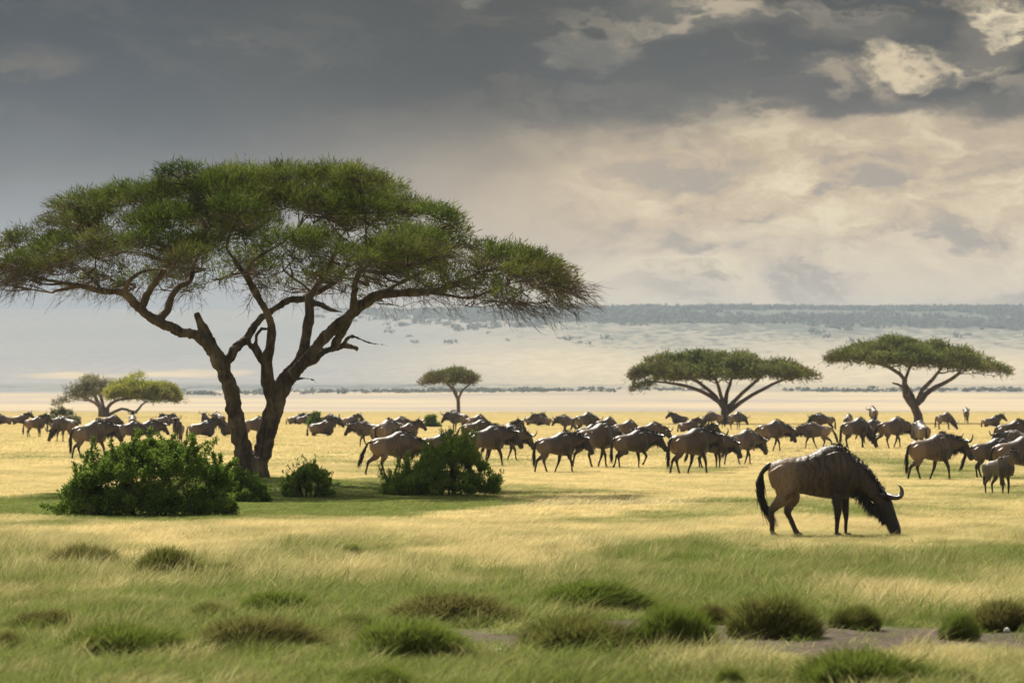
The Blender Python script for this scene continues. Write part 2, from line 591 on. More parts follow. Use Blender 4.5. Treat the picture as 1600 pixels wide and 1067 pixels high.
# ------------------------------------------------------------------ blades (grass and leaf spikes)
def blades(base, tip, width, side=None, sag=0.0):
    """tapered three-triangle blades; base, tip (N,3), width (N)"""
    n = len(base)
    d = tip - base
    if side is None:
        a = RNG.uniform(0, 2 * np.pi, n)
        side = np.stack([np.cos(a), np.sin(a), np.zeros(n)], 1)
    w = width[:, None] * .5
    mid = base + d * .55
    mid[:, 2] += np.linalg.norm(d, axis=1) * .10 + sag
    v = np.stack([base - side * w, base + side * w, mid - side * w * .8, mid + side * w * .8, tip], 1).reshape(-1, 3)
    o = np.arange(n)[:, None] * 5
    f = np.concatenate([o + [0, 1, 3], o + [0, 3, 2], o + [2, 3, 4]], 1).reshape(-1, 3)
    tp = np.tile(np.array([0, 0, .55, .55, 1.]), n)
    return v, f, tp


def clump_mesh(name, n, r, h, w, lean=.12, spread=.5):
    a = RNG.uniform(0, 2 * np.pi, n)
    rr = r * np.sqrt(RNG.uniform(0, 1, n))
    base = np.stack([rr * np.cos(a), rr * np.sin(a), np.full(n, -.02)], 1)
    hh = h * RNG.uniform(.45, 1.15, n)
    out = RNG.normal(0, spread * .5, (n, 2)) * hh[:, None]
    tip = base.copy()
    tip[:, 0] += out[:, 0] + lean * hh
    tip[:, 1] += out[:, 1]
    tip[:, 2] = hh
    v, f, tp = blades(base, tip, w * RNG.uniform(.6, 1.3, n))
    rnd = np.repeat(RNG.uniform(0, 1, n), 5)
    return mesh_np(name, v, f, False, {'tip': tp, 'rnd': rnd})


def clump_collection(name, specs, mat):
    c = bpy.data.collections.new(name)
    for i, s in enumerate(specs):
        me = clump_mesh('grass_clump', *s)
        me.materials.append(mat)
        o = bpy.data.objects.new('grass_clump', me)
        c.objects.link(o)
    return c


def scatter(name, pts, rot, scl, tint, vary, coll, label):
    me = bpy.data.meshes.new(name)
    me.vertices.add(len(pts))
    me.vertices.foreach_set('co', pts.astype(np.float32).ravel())
    for nm, arr, typ, key in (('rotz', rot, 'FLOAT_VECTOR', 'vector'), ('scl', scl, 'FLOAT_VECTOR', 'vector'), ('tint', tint, 'FLOAT', 'value'), ('vary', vary, 'FLOAT', 'value')):
        at_ = me.attributes.new(nm, typ, 'POINT')
        at_.data.foreach_set(key, arr.astype(np.float32).ravel())
    me.materials.append(M_GRASS)
    o = bpy.data.objects.new(name, me)
    COL.objects.link(o)
    tag(o, label, 'grass', kind='stuff')
    g = bpy.data.node_groups.new(name, 'GeometryNodeTree')
    g.interface.new_socket('Geometry', in_out='INPUT', socket_type='NodeSocketGeometry')
    g.interface.new_socket('Geometry', in_out='OUTPUT', socket_type='NodeSocketGeometry')
    gi, go = g.nodes.new('NodeGroupInput'), g.nodes.new('NodeGroupOutput')
    ip = g.nodes.new('GeometryNodeInstanceOnPoints')
    ci = g.nodes.new('GeometryNodeCollectionInfo')
    ci.inputs['Collection'].default_value = coll
    ci.inputs['Separate Children'].default_value = True
    ci.inputs['Reset Children'].default_value = True
    ip.inputs['Pick Instance'].default_value = True
    na = []
    for nm in ('rotz', 'scl'):
        q = g.nodes.new('GeometryNodeInputNamedAttribute')
        q.data_type = 'FLOAT_VECTOR'
        q.inputs['Name'].default_value = nm
        na.append(q)
    e2r = g.nodes.new('FunctionNodeEulerToRotation')
    L = g.links.new
    L(gi.outputs[0], ip.inputs['Points'])
    L(ci.outputs[0], ip.inputs['Instance'])
    L(na[0].outputs[0], e2r.inputs[0])
    L(e2r.outputs[0], ip.inputs['Rotation'])
    L(na[1].outputs[0], ip.inputs['Scale'])
    L(ip.outputs[0], go.inputs[0])
    md = o.modifiers.new('scatter', 'NODES')
    md.node_group = g
    return o


def grass_band(name, d0, d1, dens, coll, label, half=.165, hfun=None):
    area = half * (d1 * d1 - d0 * d0)
    n = int(area * dens)
    y = np.sqrt(RNG.uniform(d0 * d0, d1 * d1, n))
    x = RNG.uniform(-half, half, n) * y
    g, br = m_green(x, y), m_bare(x, y)
    patch = fbm(x * .9, y * .4, 51, 4)
    keep = RNG.uniform(0, 1, n) > br * .96
    thin = np.interp(y, [22, 30, 38, 400], [.55, .35, 0, 0])
    keep &= RNG.uniform(0, 1, n) < np.interp(y, [0, 260, 640], [1, 1, .02])
    keep &= RNG.uniform(0, 1, n) > thin * sstep(patch, .62, .35)
    x, y, g, patch = x[keep], y[keep], g[keep], patch[keep]
    z = ground(x, y)
    h = np.interp(y, [22, 31, 38, 48, 60, 100], [.22, .27, .42, .34, .27, .27]) * (.55 + .9 * patch)
    h = h * (1 - .45 * np.exp(-(((x - 4.4) / 2.2) ** 2 + ((y - 52.5) / 4.5) ** 2) ** 2))
    tz = np.exp(-(((x + 5.6) / 6.3) ** 2 + ((y - 77) / 13) ** 2) ** 3)
    h = h * (1 - .55 * tz)
    n = len(x)
    rot = np.stack([np.zeros(n), np.zeros(n), RNG.normal(0, .5, n)], 1)
    s = h * RNG.uniform(.75, 1.25, n)
    w = RNG.uniform(.8, 1.2, n)
    scl = np.stack([w, w, s], 1)
    tint = np.clip(g + RNG.normal(0, .20, n), 0, 1)
    vary = fbm(x * 2.6, y * 1.0, 61, 4)
    vary = np.clip((vary - .35) * 2.2, 0, 1)
    scatter(name, np.stack([x, y, z], 1), rot, scl, tint, vary, coll, label)


def tuft_layer():
    n = int(.165 * (62 ** 2 - 22 ** 2) * 11)
    y = np.sqrt(RNG.uniform(22 ** 2, 62 ** 2, n))
    x = RNG.uniform(-.165, .165, n) * y
    p = fbm(x * .7, y * .3, 91, 4) + .10 * sstep(y, 52, 40)
    keep = (RNG.uniform(0, 1, n) < sstep(p, .38, .66)) & (m_bare(x, y) < .15)
    x, y, p = x[keep], y[keep], p[keep]
    n = len(x)
    s = np.interp(y, [22, 34, 44, 54, 62], [.30, .36, .50, .24, .14]) * RNG.uniform(.45, 1.25, n) * (.5 + .9 * p)
    w = RNG.uniform(.7, 1.5, n)
    rot = np.stack([np.zeros(n), np.zeros(n), RNG.uniform(-.6, .6, n)], 1)
    tint = np.clip(m_green(x, y) * .7 + RNG.uniform(-.1, .55, n) * (.3 + m_green(x, y)), 0, 1)
    scatter('grass_tufts', np.stack([x, y, ground(x, y)], 1), rot, np.stack([w, w, s], 1), tint, RNG.uniform(0, 1, n), C_TUFT, 'rough green and straw tufts among the foreground grass')


C_TUFT = clump_collection('tuft_clumps', [(70, .20, .40, .006, .2, .75) for _ in range(4)] + [(60, .13, .48, .005, .3, .55) for _ in range(3)], M_GRASS)
tuft_layer()
C_NEAR = clump_collection('near_clumps', [(22, .12, .26, .0055, .25, .7) for _ in range(5)] + [(16, .16, .34, .005, .35, .6) for _ in range(3)], M_GRASS)
C_MID = clump_collection('mid_clumps', [(20, .22, .28, .010, .35, .55) for _ in range(6)], M_GRASS)
C_FAR = clump_collection('far_clumps', [(22, .6, .28, .028, .3, .5) for _ in range(5)], M_GRASS)
grass_band('near_grass', 22, 62, 120, C_NEAR, 'mixed green and straw grass in the foreground')
grass_band('middle_grass', 62, 135, 48, C_MID, 'sunlit straw coloured grass around the grazing herd')
grass_band('far_grass', 135, 640, 4.5, C_FAR, 'far straw coloured grass behind the herd')


# ------------------------------------------------------------------ tubes
def tube(pts, rad, n=8, jitter=0.0, cap=True):
    """pts list of Vector, rad list; returns verts, quad faces (numpy)"""
    pts = np.array([tuple(p) for p in pts], float)
    rad = np.asarray(rad, float)
    m = len(pts)
    tan = np.gradient(pts, axis=0)
    tan /= np.linalg.norm(tan, axis=1)[:, None] + 1e-9
    ref = np.array([0, 1.0, 0]) if abs(tan[0][1]) < .9 else np.array([1.0, 0, 0])
    vs = []
    nrm = np.cross(tan[0], ref)
    nrm /= np.linalg.norm(nrm)
    for i in range(m):
        nrm = nrm - tan[i] * nrm.dot(tan[i])
        nrm /= np.linalg.norm(nrm) + 1e-9
        bi = np.cross(tan[i], nrm)
        a = np.arange(n) / n * 2 * np.pi
        r = rad[i] * (1 + (RNG.uniform(-jitter, jitter, n) if jitter else 0))
        vs.append(pts[i] + (np.cos(a) * r)[:, None] * nrm + (np.sin(a) * r)[:, None] * bi)
    vs.append(pts[-1:] + tan[-1:] * rad[-1] * .5)
    vs.append(pts[:1] - tan[:1] * rad[0] * .5)
    v = np.concatenate([np.atleast_2d(q) for q in vs])
    f = []
    for i in range(m - 1):
        for j in range(n):
            k = (j + 1) % n
            f.append((i * n + j, i * n + k, (i + 1) * n + k, (i + 1) * n + j))
    e, s = m * n, m * n + 1
    for j in range(n):
        k = (j + 1) % n
        f.append(((m - 1) * n + j, (m - 1) * n + k, e, e))
        f.append((k, j, s, s))
    return v, f


class Acc:
    def __init__(self):
        self.v, self.f, self.n, self.c = [], [], 0, []

    def put(self, v, f, c=None):
        self.v.append(np.asarray(v, float))
        self.f += [tuple(i + self.n for i in dict.fromkeys(q)) for q in f]
        self.n += len(v)
        if c is not None:
            self.c.append(np.asarray(c, float))

    def mesh(self, name, smooth=True):
        me = bpy.data.meshes.new(name)
        me.from_pydata(np.concatenate(self.v).tolist(), [], self.f)
        if smooth:
            me.polygons.foreach_set('use_smooth', np.ones(len(me.polygons), bool))
        me.update()
        return me


def remesh(me, voxel, smooth=2):
    o = bpy.data.objects.new('tmp', me)
    COL.objects.link(o)
    r = o.modifiers.new('r', 'REMESH')
    r.mode = 'VOXEL'
    r.voxel_size = voxel
    r.use_smooth_shade = True
    if smooth:
        s = o.modifiers.new('s', 'SMOOTH')
        s.factor = .5
        s.iterations = smooth
    bpy.context.view_layer.update()
    dg = bpy.context.evaluated_depsgraph_get()
    new = bpy.data.meshes.new_from_object(o.evaluated_get(dg))
    bpy.data.objects.remove(o)
    return new


def resample(pts, step):
    """Catmull-Rom through Vectors"""
    if len(pts) < 3:
        q = [pts[0].lerp(pts[-1], t) for t in np.linspace(0, 1, max(2, int((pts[-1] - pts[0]).length / step) + 1))]
        return q, np.linspace(0, 1, len(q))
    p = [pts[0] * 2 - pts[1]] + list(pts) + [pts[-1] * 2 - pts[-2]]
    out, prm = [], []
    n = len(pts) - 1
    for i in range(n):
        a, b_, c, d = p[i], p[i + 1], p[i + 2], p[i + 3]
        k = max(1, int((c - b_).length / step))
        for j in range(k):
            t = j / k
            out.append(.5 * ((2 * b_) + (c - a) * t + (2 * a - 5 * b_ + 4 * c - d) * t * t + (3 * b_ - a - 3 * c + d) * t ** 3))
            prm.append((i + t) / n)
    out.append(pts[-1])
    prm.append(1.0)
    return out, np.array(prm)


# ------------------------------------------------------------------ acacias
def spikes(cent, nrm_out, n_per, length, width, up=.6, spread=.8, dry=None):
    """leaf spikes around each spray centre"""
    n = len(cent)
    c = np.repeat(cent, n_per, 0)
    o = np.repeat(nrm_out, n_per, 0)
    d = o * RNG.uniform(.2, 1.1, (len(c), 1)) + RNG.normal(0, spread, (len(c), 3))
    d[:, 2] += up * RNG.uniform(0, 1, len(c))
    d /= np.linalg.norm(d, axis=1)[:, None]
    L = length * RNG.uniform(.5, 1.3, len(c))
    b0 = c + RNG.normal(0, length * .35, c.shape)
    tip = b0 + d * L[:, None]
    side = np.cross(d, RNG.normal(0, 1, d.shape))
    side /= np.linalg.norm(side, axis=1)[:, None] + 1e-9
    w = (width * RNG.uniform(.6, 1.3, len(c)) * .5)[:, None]
    m = b0 + d * (L * .45)[:, None]
    v = np.stack([b0, m - side * w, tip, m + side * w], 1).reshape(-1, 3)
    f = np.arange(len(v)).reshape(-1, 4)
    return v, f


def acacia(name, label, base_px, D, limbs, crown, bark, leaf, prm, group=None):
    """limbs: list of (points px, radii px, depth at end); crown: dict of profiles in photo px at distance D"""
    k = D / F
    bx, by = base_px
    root_pos = Vector(((bx - 800) * k, D, gz((bx - 800) * k, D)))
    root = empty(name, root_pos)
    tag(root, label, 'tree', group)
    zfix = root_pos.z - (H - (by - HZ) * k)          # the photo row of the foot set on the real ground
    loc = lambda px, py, dd=0.0: Vector(((px - bx) * k, dd, (by - py) * k))
    nodes, nrad = [], []
    acc = Acc()
    for pts, rads, d0, d1 in limbs:
        q = [loc(x, y, d0 + (d1 - d0) * (i / (len(pts) - 1)) ** 1.3) for i, (x, y) in enumerate(pts)]
        qs, prmv = resample(q, prm['step'])
        rr = np.interp(prmv, np.linspace(0, 1, len(rads)), rads) * k * .94
        if prm.get('wob'):
            for i in range(1, len(qs) - 1):
                qs[i] = qs[i] + Vector(RNG.normal(0, prm['wob'], 3)) * (rr[i] * .6)
        v, f = tube(qs, rr, prm['sides'], .08)
        acc.put(v, f)
        for a, r in zip(qs, rr):
            nodes.append(a)
            nrad.append(r)
    me = acc.mesh('trunk')
    if prm.get('voxel'):
        me = remesh(me, prm['voxel'], 2)
        nv = len(me.vertices)
        co, nr = np.empty(nv * 3, np.float32), np.empty(nv * 3, np.float32)
        me.vertices.foreach_get('co', co)
        me.vertex_normals.foreach_get('vector', nr)
        co, nr = co.reshape(-1, 3), nr.reshape(-1, 3)
        rid = fbm(co[:, 0] * 13 + co[:, 1] * 4, co[:, 2] * 2.2 + co[:, 1] * 9, 3, 4) - .5
        rid = np.abs(rid) * 2 - .25 + (fbm(co[:, 0] * 3, co[:, 2] * 3, 6, 2) - .5) * .9
        co = co + nr * (rid * .055 * np.clip(1.6 - co[:, 2] / 4.5, .25, 1))[:, None]
        me.vertices.foreach_set('co', co.astype(np.float32).ravel())
        me.update()
    tr = obj('trunk', me, bark, root)
    # pads of foliage
    xs = np.array(crown['x'], float)
    top = np.array(crown['top'], float)
    bot = np.array(crown['bot'], float)
    xc, hw = (xs[0] + xs[-1]) / 2, (xs[-1] - xs[0]) / 2
    depth = prm['depth']
    pads, fade = [], []
    tries = 0
    r_pad = prm['pad']
    while len(pads) < prm['pads'] and tries < 6000:
        tries += 1
        u, v_ = RNG.uniform(-1, 1), RNG.uniform(-1, 1)
        r = math.hypot(u, v_)
        if r > 1:
            continue
        w = (u / max(r, 1e-3) + 1) / 2
        tL, tR = np.interp(xc - hw * r, xs, top), np.interp(xc + hw * r, xs, top)
        bL, bR = np.interp(xc - hw * r, xs, bot), np.interp(xc + hw * r, xs, bot)
        tp, bt = tL * (1 - w) + tR * w, bL * (1 - w) + bR * w
        q = RNG.uniform(0, 1) ** prm.get('topbias', 1.5)
        py = tp + (bt - tp) * q
        pxx = xc + hw * u
        c = loc(pxx, py, v_ * depth)
        ok = not any(abs(pxx - a) < c_ and abs(py - b_) < d_ for a, b_, c_, d_ in prm.get('holes', []))
        for c2, r2 in pads:
            dd = c - c2
            if dd.x ** 2 + dd.y ** 2 + (dd.z * 2.2) ** 2 < (prm['space']) ** 2:
                ok = False
                break
        if ok:
            pads.append((c, r_pad * RNG.uniform(.6, 1.35) * (1 - .35 * r)))
            fade.append(1 - prm.get('lowfade', 0) * q ** 1.2)
    for c, r in prm.get('extra', []):
        pads.append((loc(*c), r))
        fade.append(1.0)
    # branches to the pads
    bacc = Acc()
    N = np.array([tuple(a) for a in nodes])
    R = np.array(nrad)
    order = sorted(range(len(pads)), key=lambda i: float(np.min(np.linalg.norm(N - np.array(tuple(pads[i][0])), axis=1))))
    for i in order:
        c, r = pads[i]
        ca = np.array(tuple(c)) - np.array([0, 0, r * .22])
        d = np.linalg.norm(N - ca, axis=1)
        pen = np.where(N[:, 2] > ca[2] - .05, 1.5, 0) + np.where(N[:, 2] < prm['lowest'], 3, 0) * 1.0
        hor = np.maximum(0, np.hypot(N[:, 0], N[:, 1]) - np.hypot(ca[0], ca[1])) * .6
        j = int(np.argmin(d + pen + hor))
        a = Vector(N[j])
        e = Vector(ca)
        L = (e - a).length
        mid1 = a.lerp(e, .35) + Vector((RNG.normal(0, .06), RNG.normal(0, .06), -L * .06)) * 1.0
        mid2 = a.lerp(e, .72) + Vector((RNG.normal(0, .11) * L, RNG.normal(0, .11) * L, RNG.normal(-.03, .05) * L))
        qs, pv = resample([a, mid1, mid2, e], prm['bstep'])
        r0 = min(R[j] * .7, prm['br'] * (.5 + .35 * L))
        rr = r0 + (prm['btip'] - r0) * pv
        v, f = tube(qs, rr, 5, .1)
        bacc.put(v, f)
        for _ in range(prm.get('sub', 0)):
            st = qs[RNG.integers(len(qs) // 2, len(qs))]
            an = RNG.uniform(0, 6.28)
            en = e + Vector((math.cos(an) * r * RNG.uniform(.5, 1.1), math.sin(an) * r * RNG.uniform(.5, 1.1), RNG.uniform(-.12, .18) * r))
            mm = st.lerp(en, .5) + Vector(RNG.normal(0, .07, 3))
            q3, p3 = resample([st, mm, en], prm['bstep'])
            vv, ff = tube(q3, .017 + (.006 - .017) * p3, 4, .1)
            bacc.put(vv, ff)
        N = np.concatenate([N, np.array([tuple(q) for q in qs[1:]])])
        R = np.concatenate([R, rr[1:]])
    # sprays and twigs
    tw_base, tw_tip, tw_w = [], [], []
    cents, outs, dry = [], [], []
    cx = np.mean([tuple(c) for c, _ in pads], 0)
    rmax = max(math.hypot(c.x - cx[0], (c.y) * 1.0) for c, _ in pads)
    for (c, r), fd in zip(pads, fade):
        ns = int(prm['sprays'] * (r / r_pad) ** 2 * fd) + 3
        a = RNG.uniform(0, 2 * np.pi, ns)
        q = np.sqrt(RNG.uniform(0, 1, ns))
        x, y = r * q * np.cos(a), r * q * np.sin(a)
        z = r * prm['dome'] * (1 - q ** 2) - r * .05 + RNG.normal(0, r * prm.get('fuzz', .07), ns)
        rad = np.array([c.x - cx[0], c.y, 0])
        rn = np.linalg.norm(rad)
        rad = rad / (rn + 1e-6)
        z = z - prm['tilt'] * (x * rad[0] + y * rad[1]) * min(1, rn / rmax)
        pc = np.stack([x, y, z], 1)
        o = np.stack([np.cos(a) * q, np.sin(a) * q, np.full(ns, .35)], 1) * .8 + rad * min(1, rn / rmax) * .8
        cents.append(np.array(tuple(c)) + pc)
        outs.append(o)
        edge = np.clip(rn / rmax, 0, 1)
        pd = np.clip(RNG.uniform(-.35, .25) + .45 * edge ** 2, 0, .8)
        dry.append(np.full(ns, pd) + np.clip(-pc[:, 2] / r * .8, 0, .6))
        hub = np.array(tuple(c)) + np.array([0, 0, -r * .2])
        nt_ = int(ns * prm['twig'])
        ii = RNG.integers(0, ns, nt_)
        tw_base.append(np.tile(hub, (nt_, 1)) + (cents[-1][ii] - hub) * RNG.uniform(0, .45, (nt_, 1)))
        tw_tip.append(cents[-1][ii] + o[ii] * prm['len'] * .4)
        tw_w.append(np.full(nt_, prm['tww']))
        # bare drooping twigs under the rim
        nd = int(prm['droop'] * (.25 + edge ** 2) * RNG.uniform(.2, 1.6) * (1.6 - fd))
        if nd:
            a2 = RNG.uniform(0, 2 * np.pi, nd)
            st = hub + np.stack([np.cos(a2) * r * RNG.uniform(.1, .9, nd), np.sin(a2) * r * RNG.uniform(.1, .9, nd), RNG.uniform(-.1, .1, nd)], 1)
            dd = np.stack([np.cos(a2) * .5 + rad[0] * .7, np.sin(a2) * .5 + rad[1] * .7, -RNG.uniform(.1, 1.0, nd)], 1) * (prm['drl'] * RNG.uniform(.4, 1.2, nd))[:, None]
            tw_base.append(st)
            tw_tip.append(st + dd)
            tw_w.append(np.full(nd, prm['tww']))
            m2 = st + dd * .6
            for _ in range(2):
                tw_base.append(m2)
                tw_tip.append(m2 + dd * .35 + RNG.normal(0, prm['drl'] * .22, dd.shape))
                tw_w.append(np.full(nd, prm['tww'] * .8))
    bme = bacc
    tb, tt, tw = np.concatenate(tw_base), np.concatenate(tw_tip), np.concatenate(tw_w)
    # twigs as thin three-sided slivers
    d = tt - tb
    s1 = np.cross(d, RNG.normal(0, 1, d.shape)); s1 /= np.linalg.norm(s1, axis=1)[:, None] + 1e-9
    s2 = np.cross(d, s1); s2 /= np.linalg.norm(s2, axis=1)[:, None] + 1e-9
    w = tw[:, None] * .5
    mid = (tb + tt) * .5 + RNG.normal(0, 1, d.shape) * np.linalg.norm(d, axis=1)[:, None] * .05
    v = np.stack([tb + s1 * w, tb - s1 * w * .5 + s2 * w * .8, tb - s1 * w * .5 - s2 * w * .8,
                  mid + s1 * w * .8, mid - s1 * w * .4 + s2 * w * .6, mid - s1 * w * .4 - s2 * w * .6, tt], 1).reshape(-1, 3)
    o_ = np.arange(len(tb))[:, None] * 7
    tf = np.concatenate([o_ + q for q in ([0, 1, 4], [0, 4, 3], [1, 2, 5], [1, 5, 4], [2, 0, 3], [2, 3, 5], [3, 4, 6], [4, 5, 6], [5, 3, 6])], 1).reshape(-1, 3)
    ob = obj('branches', bme.mesh('branches'), bark, root)
    obj('twigs', mesh_np('twigs', v, tf), bark, root)
    C, O, Dr = np.concatenate(cents), np.concatenate(outs), np.concatenate(dry)
    n_per = prm['n_per']
    v, f = spikes(C, O, n_per, prm['len'], prm['wid'], prm.get('up', .6), prm.get('spread', .6))
    gx = fbm(C[:, 0] * .55, C[:, 2] * 1.2 + C[:, 1] * .4, 77, 3)
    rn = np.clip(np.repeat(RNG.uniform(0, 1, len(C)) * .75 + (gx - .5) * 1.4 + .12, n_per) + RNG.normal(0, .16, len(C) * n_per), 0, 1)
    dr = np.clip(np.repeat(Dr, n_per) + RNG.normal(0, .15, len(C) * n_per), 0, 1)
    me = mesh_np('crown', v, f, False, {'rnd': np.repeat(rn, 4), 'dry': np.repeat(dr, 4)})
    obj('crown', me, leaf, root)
    return root


MAIN_LIMBS = [
    # left stem and its long left limb
    ([(380, 752), (384, 735), (377, 693), (368, 638), (354, 586), (342, 558), (318, 529), (295, 521), (249, 502), (223, 483), (197, 458), (164, 455), (131, 447), (72, 436), (35, 424)],
     [22, 17, 14.5, 13.5, 13, 13, 10.5, 9, 8.5, 8, 6.5, 5, 4.5, 3, 1.6], -.1, -.6),
    ([(336, 552), (322, 520), (314, 503), (308, 489)], [10, 9, 7, 5], -.1, -.25),            # broken stub
    ([(249, 502), (262, 484), (269, 460), (280, 444), (294, 438), (297, 414), (306, 394), (318, 372)], [7.5, 7, 6, 5.5, 5, 4.2, 3.5, 2], -.3, 1.2),
    ([(223, 483), (236, 455), (262, 424), (276, 404), (306, 388), (330, 372)], [6.5, 6, 5.5, 5, 4, 2], -.3, -2.0),
    ([(197, 458), (205, 440), (230, 425), (262, 422)], [4, 3.5, 3, 2.5], -.4, -1.2),
    ([(164, 455), (140, 430), (112, 410), (80, 392)], [3.5, 3, 2.5, 1.5], -.5, 1.8),
    # limb crossing from the left stem to the right
    ([(350, 568), (360, 556), (374, 537), (384, 527), (401, 499), (419, 485), (443, 468), (471, 462), (495, 452), (523, 432), (540, 405)], [9, 8, 7.5, 7, 6.5, 6, 6, 6, 5.5, 4.5, 2.5], -.1, 1.6),
    ([(384, 527), (395, 545), (412, 566), (420, 585)], [4.5, 4.5, 5.5, 6], .2, .1),
    # right stem
    ([(402, 752), (400, 731), (413, 690), (424, 648), (438, 607), (453, 582), (467, 562), (474, 541), (479, 510), (481, 482), (480, 466), (489, 448), (505, 425), (520, 395), (530, 365)],
     [24, 19, 16, 15, 15, 14, 11, 9.5, 8.5, 8, 7.5, 6, 5, 4, 2.5], .1, .9),
    ([(480, 468), (500, 474), (515, 482), (535, 486)], [6, 5, 4, 2.5], .6, .3),
    # middle stem
    ([(432, 632), (424, 614), (419, 593), (417, 572), (422, 544), (426, 520), (422, 499), (412, 475), (398, 451), (387, 430), (375, 413), (360, 392)],
     [13, 12, 11, 9, 7.5, 7.5, 7, 6.5, 6, 5, 4, 2.5], .2, -1.0),
    ([(412, 566), (402, 545), (400, 522), (408, 512), (421, 512)], [5, 4.5, 4, 4, 4], .15, .1),
    ([(387, 430), (400, 412), (425, 398), (455, 385)], [4, 3.5, 3, 2], -.9, -2.6),
    # right limb
    ([(453, 585), (481, 558), (502, 530), (523, 510), (550, 489), (575, 470), (592, 461), (627, 457), (680, 455), (700, 448), (720, 439), (752, 426), (800, 412)],
     [11, 10, 9.5, 9, 9, 8.5, 7.5, 7, 6, 5, 4, 3, 1.6], .1, -.8),
    ([(680, 456), (704, 461), (735, 464), (765, 453), (790, 442), (840, 430)], [4, 3.5, 3.3, 3, 2.5, 1.4], -.5, .9),
    ([(467, 572), (488, 562), (505, 548), (536, 538), (557, 543)], [8, 7, 6, 5, 3.5], .1, .9),
    ([(536, 535), (547, 523), (575, 533), (604, 537)], [3.5, 3, 2.5, .8], .5, 1.2),
    ([(523, 540), (532, 522), (545, 500), (552, 489)], [6, 6.5, 6.5, 6], .2, -.2),
    ([(553, 489), (555, 460), (560, 433), (575, 417), (595, 410), (620, 396)], [7, 6.2, 5.5, 4.5, 3.5, 2], -.3, -2.2),
    ([(592, 461), (625, 440), (660, 420), (700, 402)], [4, 3.5, 3, 1.8], -.4, 2.4),
    ([(464, 590), (480, 590), (490, 592), (499, 598)], [2.6, 1.8, 1.4, .6], -.1, -.4),
    # buttress roots
    ([(388, 720), (372, 748), (352, 762)], [9, 8, 3], -.25, -.8),
    ([(400, 715), (408, 748), (420, 764)], [10, 9, 3], -.25, -.7),
]
acacia('acacia_tree', 'large umbrella acacia with forked trunk and wide flat crown standing alone on the left', (393, 745), TREE_D, MAIN_LIMBS,
       dict(x=[-30, 0, 60, 130, 200, 300, 400, 500, 560, 610, 680, 745, 805, 865, 908],
            top=[404, 386, 362, 322, 303, 282, 278, 283, 297, 320, 338, 358, 382, 406, 432],
            bot=[440, 438, 432, 418, 402, 388, 382, 386, 396, 412, 432, 454, 470, 462, 442]),
       M_BARK, M_ACACIA,
       dict(step=.12, sides=12, voxel=.028, wob=.16, pads=140, pad=.70, space=.64, lowfade=.85, holes=[(432, 332, 46, 15), (590, 356, 40, 9), (230, 398, 40, 10)], extra=[((295 + 27 * i + (i * 37 % 11) - 5, 281 - 7 * math.sin(i / 11 * 3.14) + (i * 53 % 9) - 4, ((i * 29) % 17 - 8) * .25), .5 + .03 * (i * 31 % 7)) for i in range(12)] + [((x_, y_, d_), .55) for x_, y_, d_ in ((95, 338, .8), (128, 318, -1.2), (160, 309, .6), (196, 303, -.8), (232, 297, 1.2), (268, 290, -.4), (640, 318, .6), (690, 338, -.8))], depth=5.6, topbias=1.25, lowest=3.2,
            bstep=.22, br=.040, btip=.010, sprays=88, sub=6, dome=.20, fuzz=.10, tilt=.42, twig=.9, tww=.011, len=.19, wid=.0165,
            n_per=19, droop=32, drl=.62, up=.7, spread=.55))

FARP = dict(step=.5, sides=7, wob=.15, depth=5.5, topbias=1.0, lowest=3.0, bstep=.6, br=.07, btip=.03, dome=.26, fuzz=.06,
            twig=.3, tww=.035, len=.42, wid=.085, n_per=9, droop=5, drl=.9, up=.4, spread=.8, tilt=.35)
acacia('acacia_tree', 'small flat topped acacia with a thin forked trunk alone in the middle distance', (716, 657), 380, [
    ([(716, 660), (716, 640), (716, 626), (708, 610), (698, 600), (684, 596)], [4, 3.2, 3, 2.2, 1.8, .8], 0, .5),
    ([(714, 617), (708, 606), (713, 596)], [1.8, 1.5, 1], 0, -.8),
    ([(716, 626), (722, 612), (734, 602), (745, 595)], [2.4, 1.8, 1.6, .8], 0, -.3)],
    dict(x=[663, 672, 685, 698, 708, 722, 735, 745, 755], top=[596, 587, 583, 582, 585, 582, 583, 588, 594], bot=[597, 598, 598, 597, 597, 597, 597, 597, 595]),
    M_FARBARK, M_FARLEAF, dict(FARP, depth=2.8, pads=30, pad=.85, space=.62, sprays=60))
